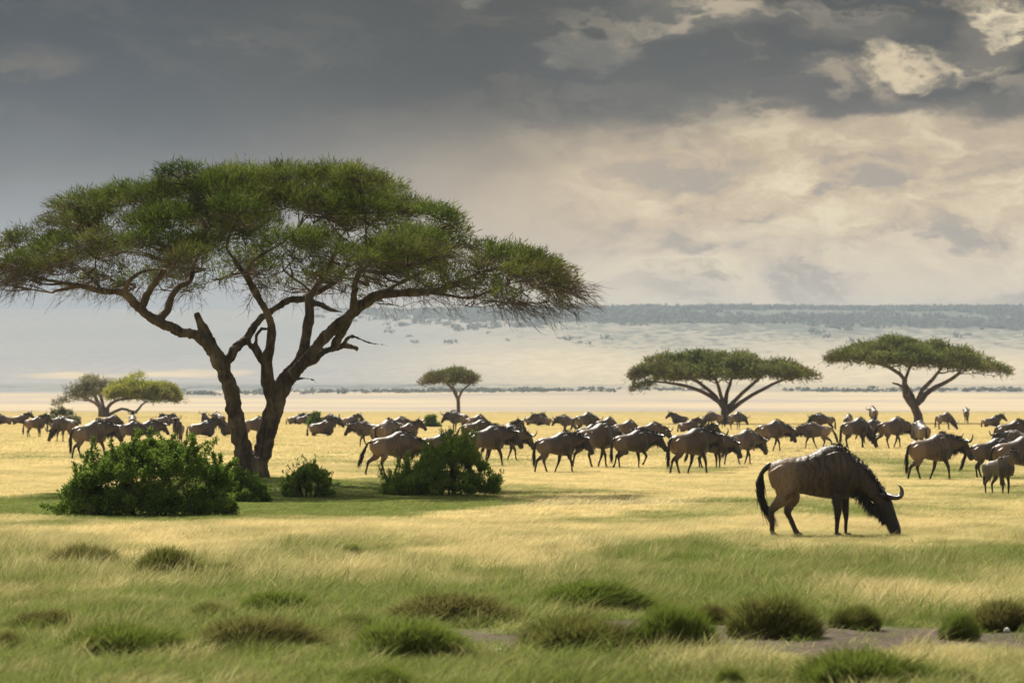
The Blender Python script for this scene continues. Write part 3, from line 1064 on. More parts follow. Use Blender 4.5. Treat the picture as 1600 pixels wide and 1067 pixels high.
acacia('acacia_tree', 'broad acacia with many limbs fanning from a short trunk above two standing wildebeest', (1133, 664), 318, [
    ([(1133, 668), (1133, 650), (1131, 636), (1110, 620), (1085, 608), (1050, 600), (1010, 596)], [9, 7.5, 5, 3.5, 3, 2.4, 1], 0, -1),
    ([(1131, 640), (1118, 620), (1100, 604), (1080, 592), (1050, 585)], [4, 3.3, 2.8, 2.2, 1], 0, 1.5),
    ([(1132, 638), (1126, 618), (1120, 600), (1112, 585)], [4, 3.3, 2.6, 1.5], 0, -2),
    ([(1134, 636), (1136, 615), (1143, 600), (1146, 585)], [4, 3.4, 2.8, 1.5], 0, 2.2),
    ([(1134, 642), (1150, 625), (1170, 606), (1188, 590), (1195, 580)], [4.5, 3.5, 3, 2.2, 1], 0, -1.2),
    ([(1136, 646), (1165, 625), (1195, 608), (1220, 596), (1245, 588)], [4.5, 3.4, 2.8, 2, 1], 0, .8)],
    dict(x=[976, 990, 1010, 1040, 1062, 1080, 1100, 1125, 1150, 1180, 1210, 1235, 1252, 1268],
         top=[590, 574, 565, 558, 553, 556, 562, 556, 552, 558, 562, 570, 577, 584], bot=[596, 592, 590, 588, 588, 588, 588, 588, 588, 588, 588, 590, 590, 588]),
    M_FARBARK, M_FARLEAF, dict(FARP, pads=125, pad=.98, space=.84, sprays=46, extra=[((1002, 604, -1), .8), ((1016, 602, -1), .5)]))
acacia('acacia_tree', 'acacia with a bent leaning trunk and flat crown furthest to the right', (1435, 668), 322, [
    ([(1436, 672), (1434, 655), (1428, 640), (1415, 624), (1412, 612), (1412, 598), (1395, 584), (1365, 572), (1325, 566)], [9, 8, 7, 6, 4.5, 3.6, 3, 2.4, 1], 0, -1),
    ([(1430, 642), (1426, 625), (1416, 606), (1420, 588), (1430, 570)], [5, 4, 3.2, 2.6, 1.4], 0, 1.6),
    ([(1431, 640), (1440, 615), (1455, 598), (1468, 580)], [4.5, 3.8, 3.2, 1.8], 0, -1.8),
    ([(1432, 638), (1455, 615), (1480, 602), (1498, 590), (1505, 580)], [5, 4, 3.4, 2.8, 1.6], 0, .6),
    ([(1414, 612), (1402, 606), (1394, 604)], [2.6, 2, 1.4], 0, -.3)],
    dict(x=[1293, 1310, 1340, 1365, 1390, 1420, 1460, 1490, 1515, 1535, 1552, 1567],
         top=[562, 555, 546, 541, 539, 541, 543, 546, 550, 562, 574, 584], bot=[566, 568, 568, 568, 567, 568, 570, 574, 580, 584, 587, 586]),
    M_FARBARK, M_FARLEAF, dict(FARP, pads=118, pad=.98, space=.82, sprays=46))
LEFT_LIMBS = [
    ([(165, 655), (164, 648), (160, 638), (148, 628), (130, 622)], [7, 5.5, 4, 2.4, 1.2], 0, -1),
    ([(166, 650), (168, 636), (180, 626), (205, 621), (240, 620), (252, 624)], [5, 3.2, 2.4, 2.0, 1.6, .8], 0, .4),
    ([(170, 648), (190, 638), (212, 643), (222, 632), (232, 626)], [3, 2.2, 2.2, 1.6, 1], 0, -.8),
    ([(163, 640), (158, 622), (152, 605)], [3.4, 2.8, 1.6], 0, 1)]
acacia('acacia_tree', 'yellow green domed acacia with crooked low branches in the far left distance', (165, 652), 400, LEFT_LIMBS,
       dict(x=[170, 178, 190, 203, 220, 240, 258, 272, 284], top=[606, 590, 582, 580, 585, 594, 602, 612, 622], bot=[620, 621, 622, 622, 622, 623, 624, 625, 625]),
       M_FARBARK, M_YELLOWLEAF, dict(FARP, depth=3.2, pads=60, pad=1.1, space=.75, sprays=60, lowest=1.5, droop=0, dome=.4))
acacia('acacia_tree', 'grey green thin crowned tree overlapping the yellow green acacia in the far left', (158, 652), 410, [
    ([(158, 655), (157, 640), (150, 622), (144, 605)], [5, 4, 3, 1.6], 0, 0), ([(155, 634), (135, 622), (118, 616)], [2.6, 2, 1], 0, -1)],
    dict(x=[104, 110, 122, 136, 150, 165, 176], top=[618, 608, 595, 587, 586, 592, 600], bot=[622, 624, 622, 620, 620, 621, 620]),
    M_FARBARK, M_GREYLEAF, dict(FARP, depth=2.4, pads=26, pad=1.1, space=.8, sprays=34, lowest=1.5, droop=3, dome=.4, extra=[((97, 628, 0), .8), ((90, 629, 0), .5)]))


# ------------------------------------------------------------------ shrubs
def shrub(name, label, px, py, wpx, hpx, mat, leaf_l=.055, leaf_w=.024, n=22000, lumps=26, depth=.75, upright=.3, stems=40, profile=None, group=None):
    c = at(px, py)
    k = c.y / F
    w, h = wpx * k / 2, hpx * k
    root = empty(name, c)
    tag(root, label, 'shrub', group)
    # lumps
    L = []
    for _ in range(lumps):
        a, q = RNG.uniform(0, 2 * np.pi), math.sqrt(RNG.uniform(0, 1))
        x, y = w * q * .86 * math.cos(a), w * depth * q * .86 * math.sin(a)
        hh = h * (1 - .75 * q ** 2.2)
        if profile is not None:
            hh = h * np.interp(x / w, *profile) * (1 - .5 * (y / (w * depth)) ** 2)
        r = RNG.uniform(.07, .13) * (w + h) * .5
        L.append((x, y, max(.1 * h, hh - r * RNG.uniform(.7, 1.3)), r))
    for _ in range(int(lumps * .55)):
        a, q = RNG.uniform(0, 2 * np.pi), RNG.uniform(.55, 1)
        x = w * q * .9 * math.cos(a)
        hl = h * .45 if profile is None else h * np.interp(x / w, *profile)
        r = RNG.uniform(.07, .12) * (w + h) * .5
        L.append((x, w * depth * q * .9 * math.sin(a), hl * RNG.uniform(.08, .40), r))
    L = np.array(L)
    i = RNG.integers(0, len(L), n)
    d = RNG.normal(0, 1, (n, 3))
    d /= np.linalg.norm(d, axis=1)[:, None]
    rr = L[i, 3] * RNG.uniform(.25, 1, n) ** .5 * RNG.uniform(.8, 1.15, n)
    p = L[i, :3] + d * rr[:, None] * np.array([1, 1, .8])
    # leafy shoots that break the outline
    ns = int(n * .16)
    li = RNG.integers(0, len(L), 90)
    sd = RNG.normal(0, 1, (90, 3)) * np.array([1, 1, .5]) + np.array([0, 0, .9 + upright])
    sd /= np.linalg.norm(sd, axis=1)[:, None]
    so_ = L[li, :3] + sd * (L[li, 3] * .8)[:, None]
    sl_ = (w + h) * RNG.uniform(.02, .14, 90) * (1 + .6 * min(upright, 1))
    k_ = RNG.integers(0, 90, ns)
    p[:ns] = so_[k_] + sd[k_] * (sl_[k_] * RNG.uniform(0, 1, ns))[:, None] + RNG.normal(0, leaf_l * .25, (ns, 3))
    low = p[:, 2] < .02
    p[low, 2] = RNG.uniform(.02, .12, low.sum()) * h
    dd = d + RNG.normal(0, .8, d.shape)
    dd[:, 2] += upright * 2
    dd /= np.linalg.norm(dd, axis=1)[:, None]
    ln = leaf_l * RNG.uniform(.5, 1.4, n)
    side = np.cross(dd, RNG.normal(0, 1, d.shape))
    side /= np.linalg.norm(side, axis=1)[:, None]
    ww = (leaf_w * RNG.uniform(.6, 1.3, n) * .5)[:, None]
    tip = p + dd * ln[:, None]
    m = p + dd * (ln * .5)[:, None]
    v = np.stack([p, m - side * ww, tip, m + side * ww], 1).reshape(-1, 3)
    lump_r = RNG.uniform(0, 1, len(L))
    rn = np.clip(lump_r[i] * .5 + RNG.uniform(0, .6, n), 0, 1)
    dr = np.where(RNG.uniform(0, 1, n) < .05, .8, 0.)
    me = mesh_np('foliage', v, np.arange(len(v)).reshape(-1, 4), False, {'rnd': np.repeat(rn, 4), 'dry': np.repeat(dr, 4)})
    obj('foliage', me, mat, root)
    acc = Acc()
    for _ in range(stems):
        j = RNG.integers(0, len(L))
        e = Vector(L[j, :3]) + Vector(RNG.normal(0, 1, 3)) * L[j, 3] * .7
        e.z = abs(e.z)
        a = Vector((e.x * .45, e.y * .45, -.03))
        vv, ff = tube([a, a.lerp(e, .5) + Vector((0, 0, .05)), e], [.014, .010, .005], 4)
        acc.put(vv, ff)
    obj('stems', acc.mesh('stems'), M_BARK, root)
    return root


shrub('shrub', 'big dark green rounded shrub left of the large acacia trunk', 228, 808, 300, 124, M_SHRUB, n=105000, lumps=210, depth=.65, stems=30,
      profile=([-1, -.8, -.5, -.2, .1, .35, .6, .85, 1], [.10, .40, .72, .92, 1.0, .93, .74, .60, .46]))
shrub('shrub', 'low green shrub hugging the foot of the large acacia trunk', 368, 785, 120, 50, M_SHRUB, n=22000, lumps=70, stems=12)
shrub('shrub', 'small round shrub just right of the large acacia trunk', 480, 777, 92, 52, M_SHRUB2, n=17000, lumps=60, stems=16, upright=.9, profile=([-1, -.6, -.2, .2, .6, 1], [.2, .55, .9, 1.0, .6, .25]))
shrub('shrub', 'upright bright green shrub in front of the wildebeest pair right of the acacia', 690, 774, 200, 86, M_SHRUB2, leaf_l=.085, leaf_w=.022, n=52000, lumps=130, upright=1.0, stems=20,
      profile=([-1, -.6, -.25, .1, .45, .75, 1], [.14, .32, .66, 1.0, .92, .46, .16]))
shrub('shrub', 'round dark shrub in the far grass right of the acacia trunk', 495, 668, 26, 21, M_SHRUB, leaf_l=.25, leaf_w=.12, n=3500, lumps=12, stems=8)
shrub('shrub', 'ragged dark shrub in the far grass left of the small acacia', 676, 668, 26, 17, M_SHRUB, leaf_l=.25, leaf_w=.12, n=3000, lumps=10, stems=8)
shrub('shrub', 'grey green spreading shrub in the far grass below the grey green tree', 98, 664, 62, 24, M_GREYLEAF, leaf_l=.28, leaf_w=.13, n=4000, lumps=14, stems=10)


# ------------------------------------------------------------------ tussocks in the foreground
def tussock_mesh(n, seed):
    a = RNG.uniform(0, 2 * np.pi, n)
    q = RNG.uniform(0, 1, n) ** .55
    wob = 1 + .22 * np.sin(a * 3 + seed) + .14 * np.sin(a * 5 + 2 * seed)
    x, y = .45 * q * np.cos(a) * wob, .45 * q * np.sin(a) * wob
    bump = fbm(x * 4 + seed, y * 4, seed, 3)
    hh = np.sqrt(np.clip(1 - .92 * q ** 2.6, 0, 1)) * (.55 + .75 * bump)
    base = np.stack([x, y, hh * RNG.uniform(-.05, .62, n)], 1)
    tip = base.copy()
    ln = RNG.uniform(.10, .30, n)
    tip[:, 0] += np.cos(a) * q * ln * .5 + RNG.normal(.03, .06, n)
    tip[:, 1] += np.sin(a) * q * ln * .5 + RNG.normal(0, .06, n)
    tip[:, 2] += ln * (1.1 - .35 * q)
    v, f, tp = blades(base, tip, (.0085) * RNG.uniform(.5, 1.3, n))
    return mesh_np('tussock_blades', v, f, False, {'tip': tp, 'rnd': np.repeat(np.clip(RNG.uniform(0, 1, n) * .7 + (bump - .35), 0, 1), 5)})


TUS = [
    (190, 1028, 185, 72, 'green', 'dark green grass tussock near the left end of the bottom row'),
    (395, 1018, 205, 72, 'brown', 'wide brown based grass tussock second from the left in the bottom row'),
    (640, 1031, 190, 72, 'green', 'rounded green grass tussock left of the bare patch'),
    (8, 1022, 60, 46, 'brown', 'small brown grass tussock cut by the left edge of the picture'),
    (545, 992, 85, 42, 'dark', 'small dark grass tussock above the rounded green one'),
    (700, 975, 215, 60, 'brown', 'long low brown grass tussock behind the rounded green one'),
    (905, 1020, 180, 78, 'dark', 'dark grass tussock at the left end of the bare patch'),
    (1050, 1015, 135, 92, 'green', 'bright green tall grass tussock standing by the bare patch'),
    (1212, 996, 155, 78, 'dark', 'dark bushy grass tussock at the upper edge of the bare patch'),
    (1340, 982, 82, 46, 'dark', 'small grass tussock right of the dark bushy one'),
    (1498, 1000, 60, 56, 'green', 'small bright green tussock near the right edge'),
    (1565, 985, 120, 60, 'brown', 'brown grass tussock at the right edge of the picture'),
    (1345, 1080, 200, 82, 'green', 'wide green tussock at the bottom edge right of centre'),
    (1490, 1082, 85, 45, 'dark', 'low tussock at the bottom edge near the right corner'),
    (1142, 1080, 54, 42, 'green', 'tiny tussock at the bottom edge left of the wide green one'),
    (590, 1086, 130, 50, 'green', 'green tussock cut by the bottom edge left of centre'),
    (915, 955, 190, 62, 'green', 'long green grass tussock rising right of the picture centre'),
    (258, 908, 115, 66, 'dark', 'green tussock in the upper left of the foreground'),
    (135, 893, 110, 56, 'brown', 'brownish tussock at the far left of the upper foreground'),
    (430, 962, 130, 52, 'green', 'bright green tussock above the wide brown one'),
    (550, 872, 34, 26, 'green', 'tiny green tussock at the edge of the straw grass'),
    (75, 985, 110, 42, 'brown', 'low brownish tussock on the left above the dark green one'),
    (345, 905, 60, 34, 'dark', 'small faint tussock right of the upper left green one'),
    (1110, 975, 70, 40, 'brown', 'small brown tussock between the bright green and dark bushy ones'),
    (330, 975, 70, 45, 'dark', 'small dark tussock left of the bright green one'),
]
TM = [tussock_mesh(8000, i * 1.7) for i in range(6)]
TMM = {}
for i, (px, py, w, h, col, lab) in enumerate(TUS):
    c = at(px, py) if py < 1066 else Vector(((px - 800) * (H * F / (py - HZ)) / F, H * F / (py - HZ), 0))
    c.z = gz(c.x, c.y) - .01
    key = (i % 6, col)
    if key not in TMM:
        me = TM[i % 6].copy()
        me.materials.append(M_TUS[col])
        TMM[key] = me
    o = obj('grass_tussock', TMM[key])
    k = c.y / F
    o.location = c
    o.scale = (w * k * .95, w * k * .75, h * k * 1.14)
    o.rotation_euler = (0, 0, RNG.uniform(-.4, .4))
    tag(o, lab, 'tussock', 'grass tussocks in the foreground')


# ------------------------------------------------------------------ wildebeest
def mat_coat():
    m, b, out = new_mat('wildebeest_coat')
    tc = b.new('ShaderNodeTexCoord')
    pos = tc.outputs['Object']
    col = attr(b, 'coat', 'GEOMETRY', 'Vector')
    st = attr(b, 'stripe')
    sep = b.new('ShaderNodeSeparateXYZ')
    b.link(pos, sep.inputs[0])
    w = b.noise(pos, 5.0, 3, .5)
    ph = b.add(b.mul(sep.outputs[0], 62), b.add(b.mul(sep.outputs[2], 9), b.mul(w, 16)))
    s = b.step(b.m('SINE', ph), .1, 1.0)
    mp = b.new('ShaderNodeMapping')
    b.link(pos, mp.inputs[0])
    mp.inputs['Scale'].default_value = (60, 60, 9)
    hair = b.noise(mp.outputs[0], 1.0, 3, .6)
    big = b.noise(pos, 3.5, 3, .5)
    c = b.mix(b.mul(b.mul(s, st), .55), col, (.018, .014, .012))
    c = b.mix(b.step(hair, .3, .75), b.mix(.32, c, (.0, .0, .0)), c)
    c = b.mix(b.mul(b.step(big, .45, .7), .3), c, b.mix(.5, c, (.16, .12, .085)))
    oi = b.new('ShaderNodeObjectInfo')
    orn = oi.outputs['Random']
    hs_ = b.new('ShaderNodeHueSaturation')
    b.link(c, hs_.inputs['Color'])
    b.link(b.add(.80, b.mul(orn, .30)), hs_.inputs['Saturation'])
    b.link(b.add(.60, b.mul(b.m('FRACT', b.mul(orn, 7.3)), .45)), hs_.inputs['Value'])
    c = hs_.outputs[0]
    pr = principled(b, out, c, .46, .26, hair, .45, .012)
    return m


def mat_plain(name, c1, c2, rough=.6, spec=.3, scale=30):
    m, b, out = new_mat(name)
    tc = b.new('ShaderNodeTexCoord')
    n = b.noise(tc.outputs['Object'], scale, 4, .6)
    principled(b, out, b.mix(n, c1, c2), rough, spec, n, .3, .006)
    return m


M_COAT = mat_coat()
M_HORN = mat_plain('horn', (.022, .018, .016), (.075, .062, .05), .35, .5, 22)
M_HAIR = mat_plain('black_hair', (.008, .007, .006), (.030, .024, .018), .5, .4, 25)
M_BEARD = mat_plain('beard_hair', (.020, .016, .012), (.065, .05, .038), .6, .3, 25)
M_HOOF = mat_plain('hoof', (.015, .012, .01), (.04, .03, .022), .5, .4)
M_EYE = mat_plain('eye', (.004, .003, .002), (.008, .006, .004), .1, .6)

TAN, GREY, DARK, LEG, BLACK = (.225, .150, .090), (.116, .082, .060), (.044, .033, .027), (.034, .022, .015), (.012, .010, .009)
CALFC = (.17, .13, .085)


def ring_loft(acc, st, n=18, power=2.3):
    """st: list of (centre, up-vector half, lateral half, colour, stripe); sections lie across the path in the sagittal plane"""
    vs, cs, ss = [], [], []
    for c, up, lat, col, stp in st:
        a = np.arange(n) / n * 2 * np.pi
        ca, sa = np.cos(a), np.sin(a)
        e = 2 / power
        x, y = np.sign(ca) * np.abs(ca) ** e, np.sign(sa) * np.abs(sa) ** e
        vs.append(np.array(c)[None] + y[:, None] * np.array(up)[None] + x[:, None] * np.array(lat)[None])
        cs.append(np.tile(np.array([*col, stp]), (n, 1)))
    m = len(st)
    v = np.concatenate(vs + [np.array([st[0][0]], float), np.array([st[-1][0]], float)])
    c = np.concatenate(cs + [np.array([[*st[0][3], st[0][4]]]), np.array([[*st[-1][3], st[-1][4]]])])
    f = []
    for i in range(m - 1):
        for j in range(n):
            k = (j + 1) % n
            f.append((i * n + j, i * n + k, (i + 1) * n + k, (i + 1) * n + j))
    for j in range(n):
        k = (j + 1) % n
        f.append((m * n, k, j))
        f.append((m * n + 1, (m - 1) * n + j, (m - 1) * n + k))
    acc.put(v, f, c)


def path_loft(acc, pts, n=12, y=0.0, step=.05, power=2.0, yscale=None):
    """pts: list of (x, z, half in plane, half lateral, colour, stripe[, y])"""
    P3 = [Vector((p[0], p[6] if len(p) > 6 else y, p[1])) for p in pts]
    q, prm = resample(P3, step)
    i0 = np.linspace(0, 1, len(pts))
    a = np.interp(prm, i0, [p[2] for p in pts])
    l = np.interp(prm, i0, [p[3] for p in pts])
    col = np.stack([np.interp(prm, i0, [p[4][k] for p in pts]) for k in range(3)], 1)
    sp = np.interp(prm, i0, [p[5] for p in pts])
    Q = np.array([tuple(v) for v in q])
    T = np.gradient(Q, axis=0)
    st = []
    for i in range(len(Q)):
        t = T[i] / (np.linalg.norm(T[i]) + 1e-9)
        up = np.array([-t[2], 0, t[0]])
        up /= np.linalg.norm(up) + 1e-9
        st.append((Q[i], up * a[i], np.array([0, 1, 0]) * l[i], col[i], sp[i]))
    ring_loft(acc, st, n, power)


def strands(base, tip, width, sag=0.0):
    """thin flat locks of hair"""
    n = len(base)
    d = tip - base
    side = np.cross(d, RNG.normal(0, 1, d.shape))
    side /= np.linalg.norm(side, axis=1)[:, None] + 1e-9
    w = (width * RNG.uniform(.6, 1.3, n) * .5)[:, None]
    m1 = base + d * .5 - np.array([0, 0, 1]) * (-sag) * np.linalg.norm(d, axis=1)[:, None]
    v = np.stack([base - side * w, base + side * w, m1 + side * w * .8, m1 - side * w * .8, tip], 1).reshape(-1, 3)
    o = np.arange(n)[:, None] * 5
    f = np.concatenate([o + [0, 1, 2], o + [0, 2, 3], o + [3, 2, 4]], 1).reshape(-1, 3)
    return v, f


# leg tables: (x, z) of the joints, hind: hip, stifle, hock, fetlock, hoof; front: shoulder, elbow, knee, fetlock, hoof
HIND = {
    'stand': [(-.74, .84), (-.66, .62), (-.84, .40), (-.81, .10), (-.78, .0)],
    'fore': [(-.74, .84), (-.58, .62), (-.66, .38), (-.57, .10), (-.53, .0)],
    'back': [(-.74, .84), (-.74, .60), (-.98, .42), (-1.06, .12), (-1.05, .0)],
    'lift': [(-.74, .84), (-.60, .60), (-.80, .44), (-.86, .20), (-.92, .08)],
    'prop': [(-.76, .82), (-.74, .60), (-.925, .38), (-.905, .10), (-.885, .0)],
    'prop2': [(-.74, .82), (-.62, .58), (-.69, .36), (-.575, .10), (-.53, .0)],
    'fold': [(-.70, .42), (-.42, .30), (-.80, .12), (-.55, .05), (-.42, .03)],
}
FRONT = {
    'stand': [(.02, .85), (-.04, .62), (.0, .36), (-.01, .09), (.02, .0)],
    'fore': [(.02, .85), (.06, .62), (.17, .38), (.20, .10), (.24, .0)],
    'back': [(.02, .85), (-.10, .62), (-.16, .37), (-.27, .12), (-.28, .02)],
    'lift': [(.02, .85), (.05, .62), (.17, .44), (.08, .24), (.02, .17)],
    'plumb': [(.03, .85), (.0, .60), (.0, .33), (-.012, .08), (.012, .0)],
    'plumb2': [(.08, .85), (.10, .60), (.125, .33), (.12, .08), (.15, .0)],
    'fold': [(.02, .45), (-.10, .28), (.16, .12), (-.08, .05), (-.18, .04)],
}
# neck: (x, z, half height, half width); head: poll, direction in degrees below the horizontal, side turn
NECK = {
    'graze': ([(.0, 1.01, .26, .19), (.25, .90, .190, .145), (.42, .755, .150, .112), (.56, .60, .122, .10)], (.60, .575), -68),
    'level': ([(.02, 1.04, .27, .19), (.25, 1.03, .23, .15), (.44, 1.03, .18, .115), (.60, 1.06, .13, .10)], (.64, 1.075), -58),
    'low': ([(.02, 1.03, .27, .19), (.25, .97, .23, .15), (.45, .92, .18, .115), (.61, .90, .13, .10)], (.65, .905), -64),
    'up': ([(.02, 1.05, .27, .19), (.20, 1.12, .22, .145), (.33, 1.22, .165, .11), (.43, 1.33, .125, .10)], (.46, 1.365), -50),
}


def wildebeest(root, hinds, fronts, neck, voxel=.022, detail=1.0, tail='down', calf=False, lie=False, turn=0.0):
    acc = Acc()
    dz = -.44 if lie else 0.0
    base, side_c = (CALFC, CALFC) if calf else (TAN, GREY)
    dk = (.06, .045, .032) if calf else DARK
    # trunk: x, top, bottom, half width
    B = [(-.955, .985, .86, .07, base, 0), (-.91, 1.055, .72, .150, base, 0), (-.80, 1.105, .63, .195, base, 0), (-.66, 1.125, .615, .215, base, .15),
         (-.50, 1.14, .625, .225, side_c, .7), (-.34, 1.19, .59, .235, side_c, 1), (-.18, 1.29, .565, .235, side_c, 1), (-.03, 1.315, .545, .220, side_c, 1),
         (.10, 1.25, .55, .195, side_c, 1), (.21, 1.15, .58, .16, dk, .8), (.30, 1.03, .68, .11, dk, .5)]
    if calf:
        B = [(x, z0 + (-.10 if x > -.3 else -.03), z1 + .06, w * .78, c_, s_ * .3) for x, z0, z1, w, c_, s_ in B]
    acc_pts = []
    for x, zt, zb, w, c, s in B:
        acc_pts.append(((x, 0, (zt + zb) / 2 + dz), np.array([0, 0, (zt - zb) / 2]), np.array([0, w, 0]), c, s))
    # denser sections
    dens = []
    for i in range(len(acc_pts) - 1):
        a, b_ = acc_pts[i], acc_pts[i + 1]
        for t in (0, .5):
            dens.append(tuple(np.array(a[k]) * (1 - t) + np.array(b_[k]) * t for k in range(5)))
    dens.append(acc_pts[-1])
    ring_loft(acc, dens, 22, 2.15)
    # haunch and shoulder masses
    for s in (-1, 1):
        path_loft(acc, [(-.86, .98 + dz, .10, .07, base, 0), (-.79, .86 + dz, .165, .10, base, 0), (-.70, .70 + dz, .13, .085, base, 0), (-.66, .6 + dz, .07, .06, dk, 0)], 12, s * .152)
        path_loft(acc, [(-.06, 1.20 + dz, .09, .05, side_c, 1), (-.01, 1.02 + dz, .145, .075, side_c, 1), (.03, .84 + dz, .14, .08, dk, .7), (.0, .66 + dz, .08, .06, dk, .2)], 12, s * .182)
    nk, poll, ang = NECK[neck]
    ths = 1.0 if not calf else .78
    ncol = (.078, .054, .039) if not calf else CALFC
    path_loft(acc, [(x, z + dz, a * ths, l * ths, ncol, .75 if i < 3 else .2) for i, (x, z, a, l) in enumerate(nk)], 16, 0, .04)
    # head: long box with a roman nose and a broad muzzle
    d = np.array([math.cos(math.radians(ang)), math.sin(math.radians(ang))])
    px, pz = poll[0], poll[1] + dz
    HD = [(-.06, .085, .075), (.02, .120, .095), (.12, .122, .092), (.24, .105, .075), (.36, .088, .066), (.45, .086, .072), (.52, .075, .070), (.555, .045, .05)]
    hs = 1.04 if not calf else .80
    face = (.024, .020, .018) if not calf else (.05, .038, .028)
    bend = [0, 0, .0, .006, .012, .012, .006, .0]
    nrm = np.array([-d[1], d[0]])
    path_loft(acc, [(px + d[0] * t * hs + nrm[0] * bn, pz + d[1] * t * hs + nrm[1] * bn, a * hs, l * hs, face if t > .02 else dk, 0) for (t, a, l), bn in zip(HD, bend)], 16, 0, .03, 2.4)
    hp = lambda t, up, y: Vector((px + d[0] * t * hs + nrm[0] * up * hs, y * hs, pz + d[1] * t * hs + nrm[1] * up * hs))
    # ears
    for s in (-1, 1):
        e0, e1 = hp(.0, .05, s * .08), hp(-.06, -.01, s * .26)
        v, f = tube([e0, e0.lerp(e1, .35), e0.lerp(e1, .7), e1], [.028, .036, .030, .010], 8)
        acc.put(v, f, np.tile([*dk, 0], (len(v), 1)))
    # legs
    hoofs = []
    for hind, keys in ((True, hinds), (False, fronts)):
        for s, key in zip((-1, 1), keys):
            J = (HIND if hind else FRONT)[key]
            y0 = s * (.135 if hind else .115)
            if hind:
                R = [(.135, .085, base), (.115, .07, base), (.050, .040, LEG), (.033, .030, LEG), (.045, .038, LEG)]
            else:
                R = [(.12, .07, dk), (.078, .058, dk), (.047, .042, LEG), (.031, .029, LEG), (.043, .037, LEG)]
            if calf:
                R = [(a * .85, b_ * .85, c) for a, b_, c in R]
            pts = []
            for i, ((x, z), (a, l, c)) in enumerate(zip(J, R)):
                yy = y0 * (1 if i < 2 else .92)
                pts.append((x, max(z, .03), a, l, c, 0, yy))
                if i == 1:
                    x2, z2 = J[2]
                    a2, l2, c2 = R[2]
                    pts.append((x * .45 + x2 * .55, z * .45 + z2 * .55, (a * .40 + a2 * .6) * .95, (l * .45 + l2 * .55) * .95, tuple(np.array(c) * .5 + np.array(c2) * .5), 0, yy))
                if i == 2:
                    x2, z2 = J[3]
                    pts.append((x * .6 + x2 * .4, z * .6 + z2 * .4, .033, .030, LEG, 0, yy))
            path_loft(acc, pts, 10, 0, .04)
            hoofs.append((J[-1], J[-2], y0 * .92))
    src = acc.mesh('body')
    cols = np.concatenate(acc.c)
    sv_ = np.concatenate(acc.v)
    if turn:
        pass
    kd = kdtree.KDTree(len(sv_))
    for i, p in enumerate(sv_):
        kd.insert(p, i)
    kd.balance()
    me = remesh(src, voxel, 3 if voxel < .018 else 2)
    n = len(me.vertices)
    co = np.empty(n * 3, np.float32)
    me.vertices.foreach_get('co', co)
    co = co.reshape(-1, 3)
    cc = np.zeros((n, 4), np.float32)
    for i in range(n):
        hits = kd.find_n(co[i], 4)
        w = np.array([1 / (h[2] + .008) for h in hits])
        cc[i] = (cols[[h[1] for h in hits]] * w[:, None]).sum(0) / w.sum()
    if detail > 1:
        cc[:, :3] *= (1.2 + .5 * sstep(-co[:, 0], .35, .75))[:, None]
    # coat above is lightened, most at the tan rump, to paint in side light
    if detail > 1:
        fold = np.exp(-((co[:, 0] + .25) / .2) ** 2) * sstep(co[:, 2], .6, .8) * (1 - sstep(co[:, 2], 1.1, 1.25))
        rib = np.sin(co[:, 0] * 62 + co[:, 2] * 3) * fold
        nr = np.empty(n * 3, np.float32)
        me.vertices.foreach_get('normal', nr) if False else me.vertex_normals.foreach_get('vector', nr)
        nr = nr.reshape(-1, 3)
        mus = (fbm(co[:, 0] * 7, co[:, 2] * 4, 5, 3) - .5) * .034 * (np.abs(co[:, 1]) > .05)
        co2 = co + nr * (rib * .014 + mus)[:, None]
        me.vertices.foreach_set('co', co2.astype(np.float32).ravel())
    at_ = me.attributes.new('coat', 'FLOAT_VECTOR', 'POINT')
    at_.data.foreach_set('vector', np.ascontiguousarray(cc[:, :3]).ravel())
    at2 = me.attributes.new('stripe', 'FLOAT', 'POINT')
    at2.data.foreach_set('value', np.ascontiguousarray(cc[:, 3]))
    me.update()
    body = obj('body', me, M_COAT, root)
    if detail > 1:
        K = 26000
        vi = RNG.integers(0, n, K)
        co3 = np.empty(n * 3, np.float32); nr3 = np.empty(n * 3, np.float32)
        me.vertices.foreach_get('co', co3); me.vertex_normals.foreach_get('vector', nr3)
        b0, nn = co3.reshape(-1, 3)[vi] + RNG.normal(0, .006, (K, 3)), nr3.reshape(-1, 3)[vi]
        dr_ = np.stack([np.full(K, -.7), np.zeros(K), np.full(K, -.7)], 1) + RNG.normal(0, .28, (K, 3))
        dr_ -= nn * (dr_ * nn).sum(1)[:, None]
        dr_ /= np.linalg.norm(dr_, axis=1)[:, None] + 1e-6
        ln_ = RNG.uniform(.02, .055, K)[:, None] * np.where(b0[:, 2:3] < .5, .5, 1)
        t1 = b0 + dr_ * ln_ + nn * .006
        sd_ = np.cross(dr_, nn) * .0022
        fv = np.stack([b0 - sd_, b0 + sd_, t1], 1).reshape(-1, 3)
        fm = mesh_np('coat_hair', fv, np.arange(K * 3).reshape(-1, 3), False, {'coat': np.repeat(cc[vi, :3] * RNG.uniform(.55, 1.35, K)[:, None], 3, 0), 'stripe': np.repeat(cc[vi, 3], 3)})
        obj('coat_hair', fm, M_COAT, root)
    # horns: out, down a little, then hooked up and in
    hk = .45 if calf else 1.0
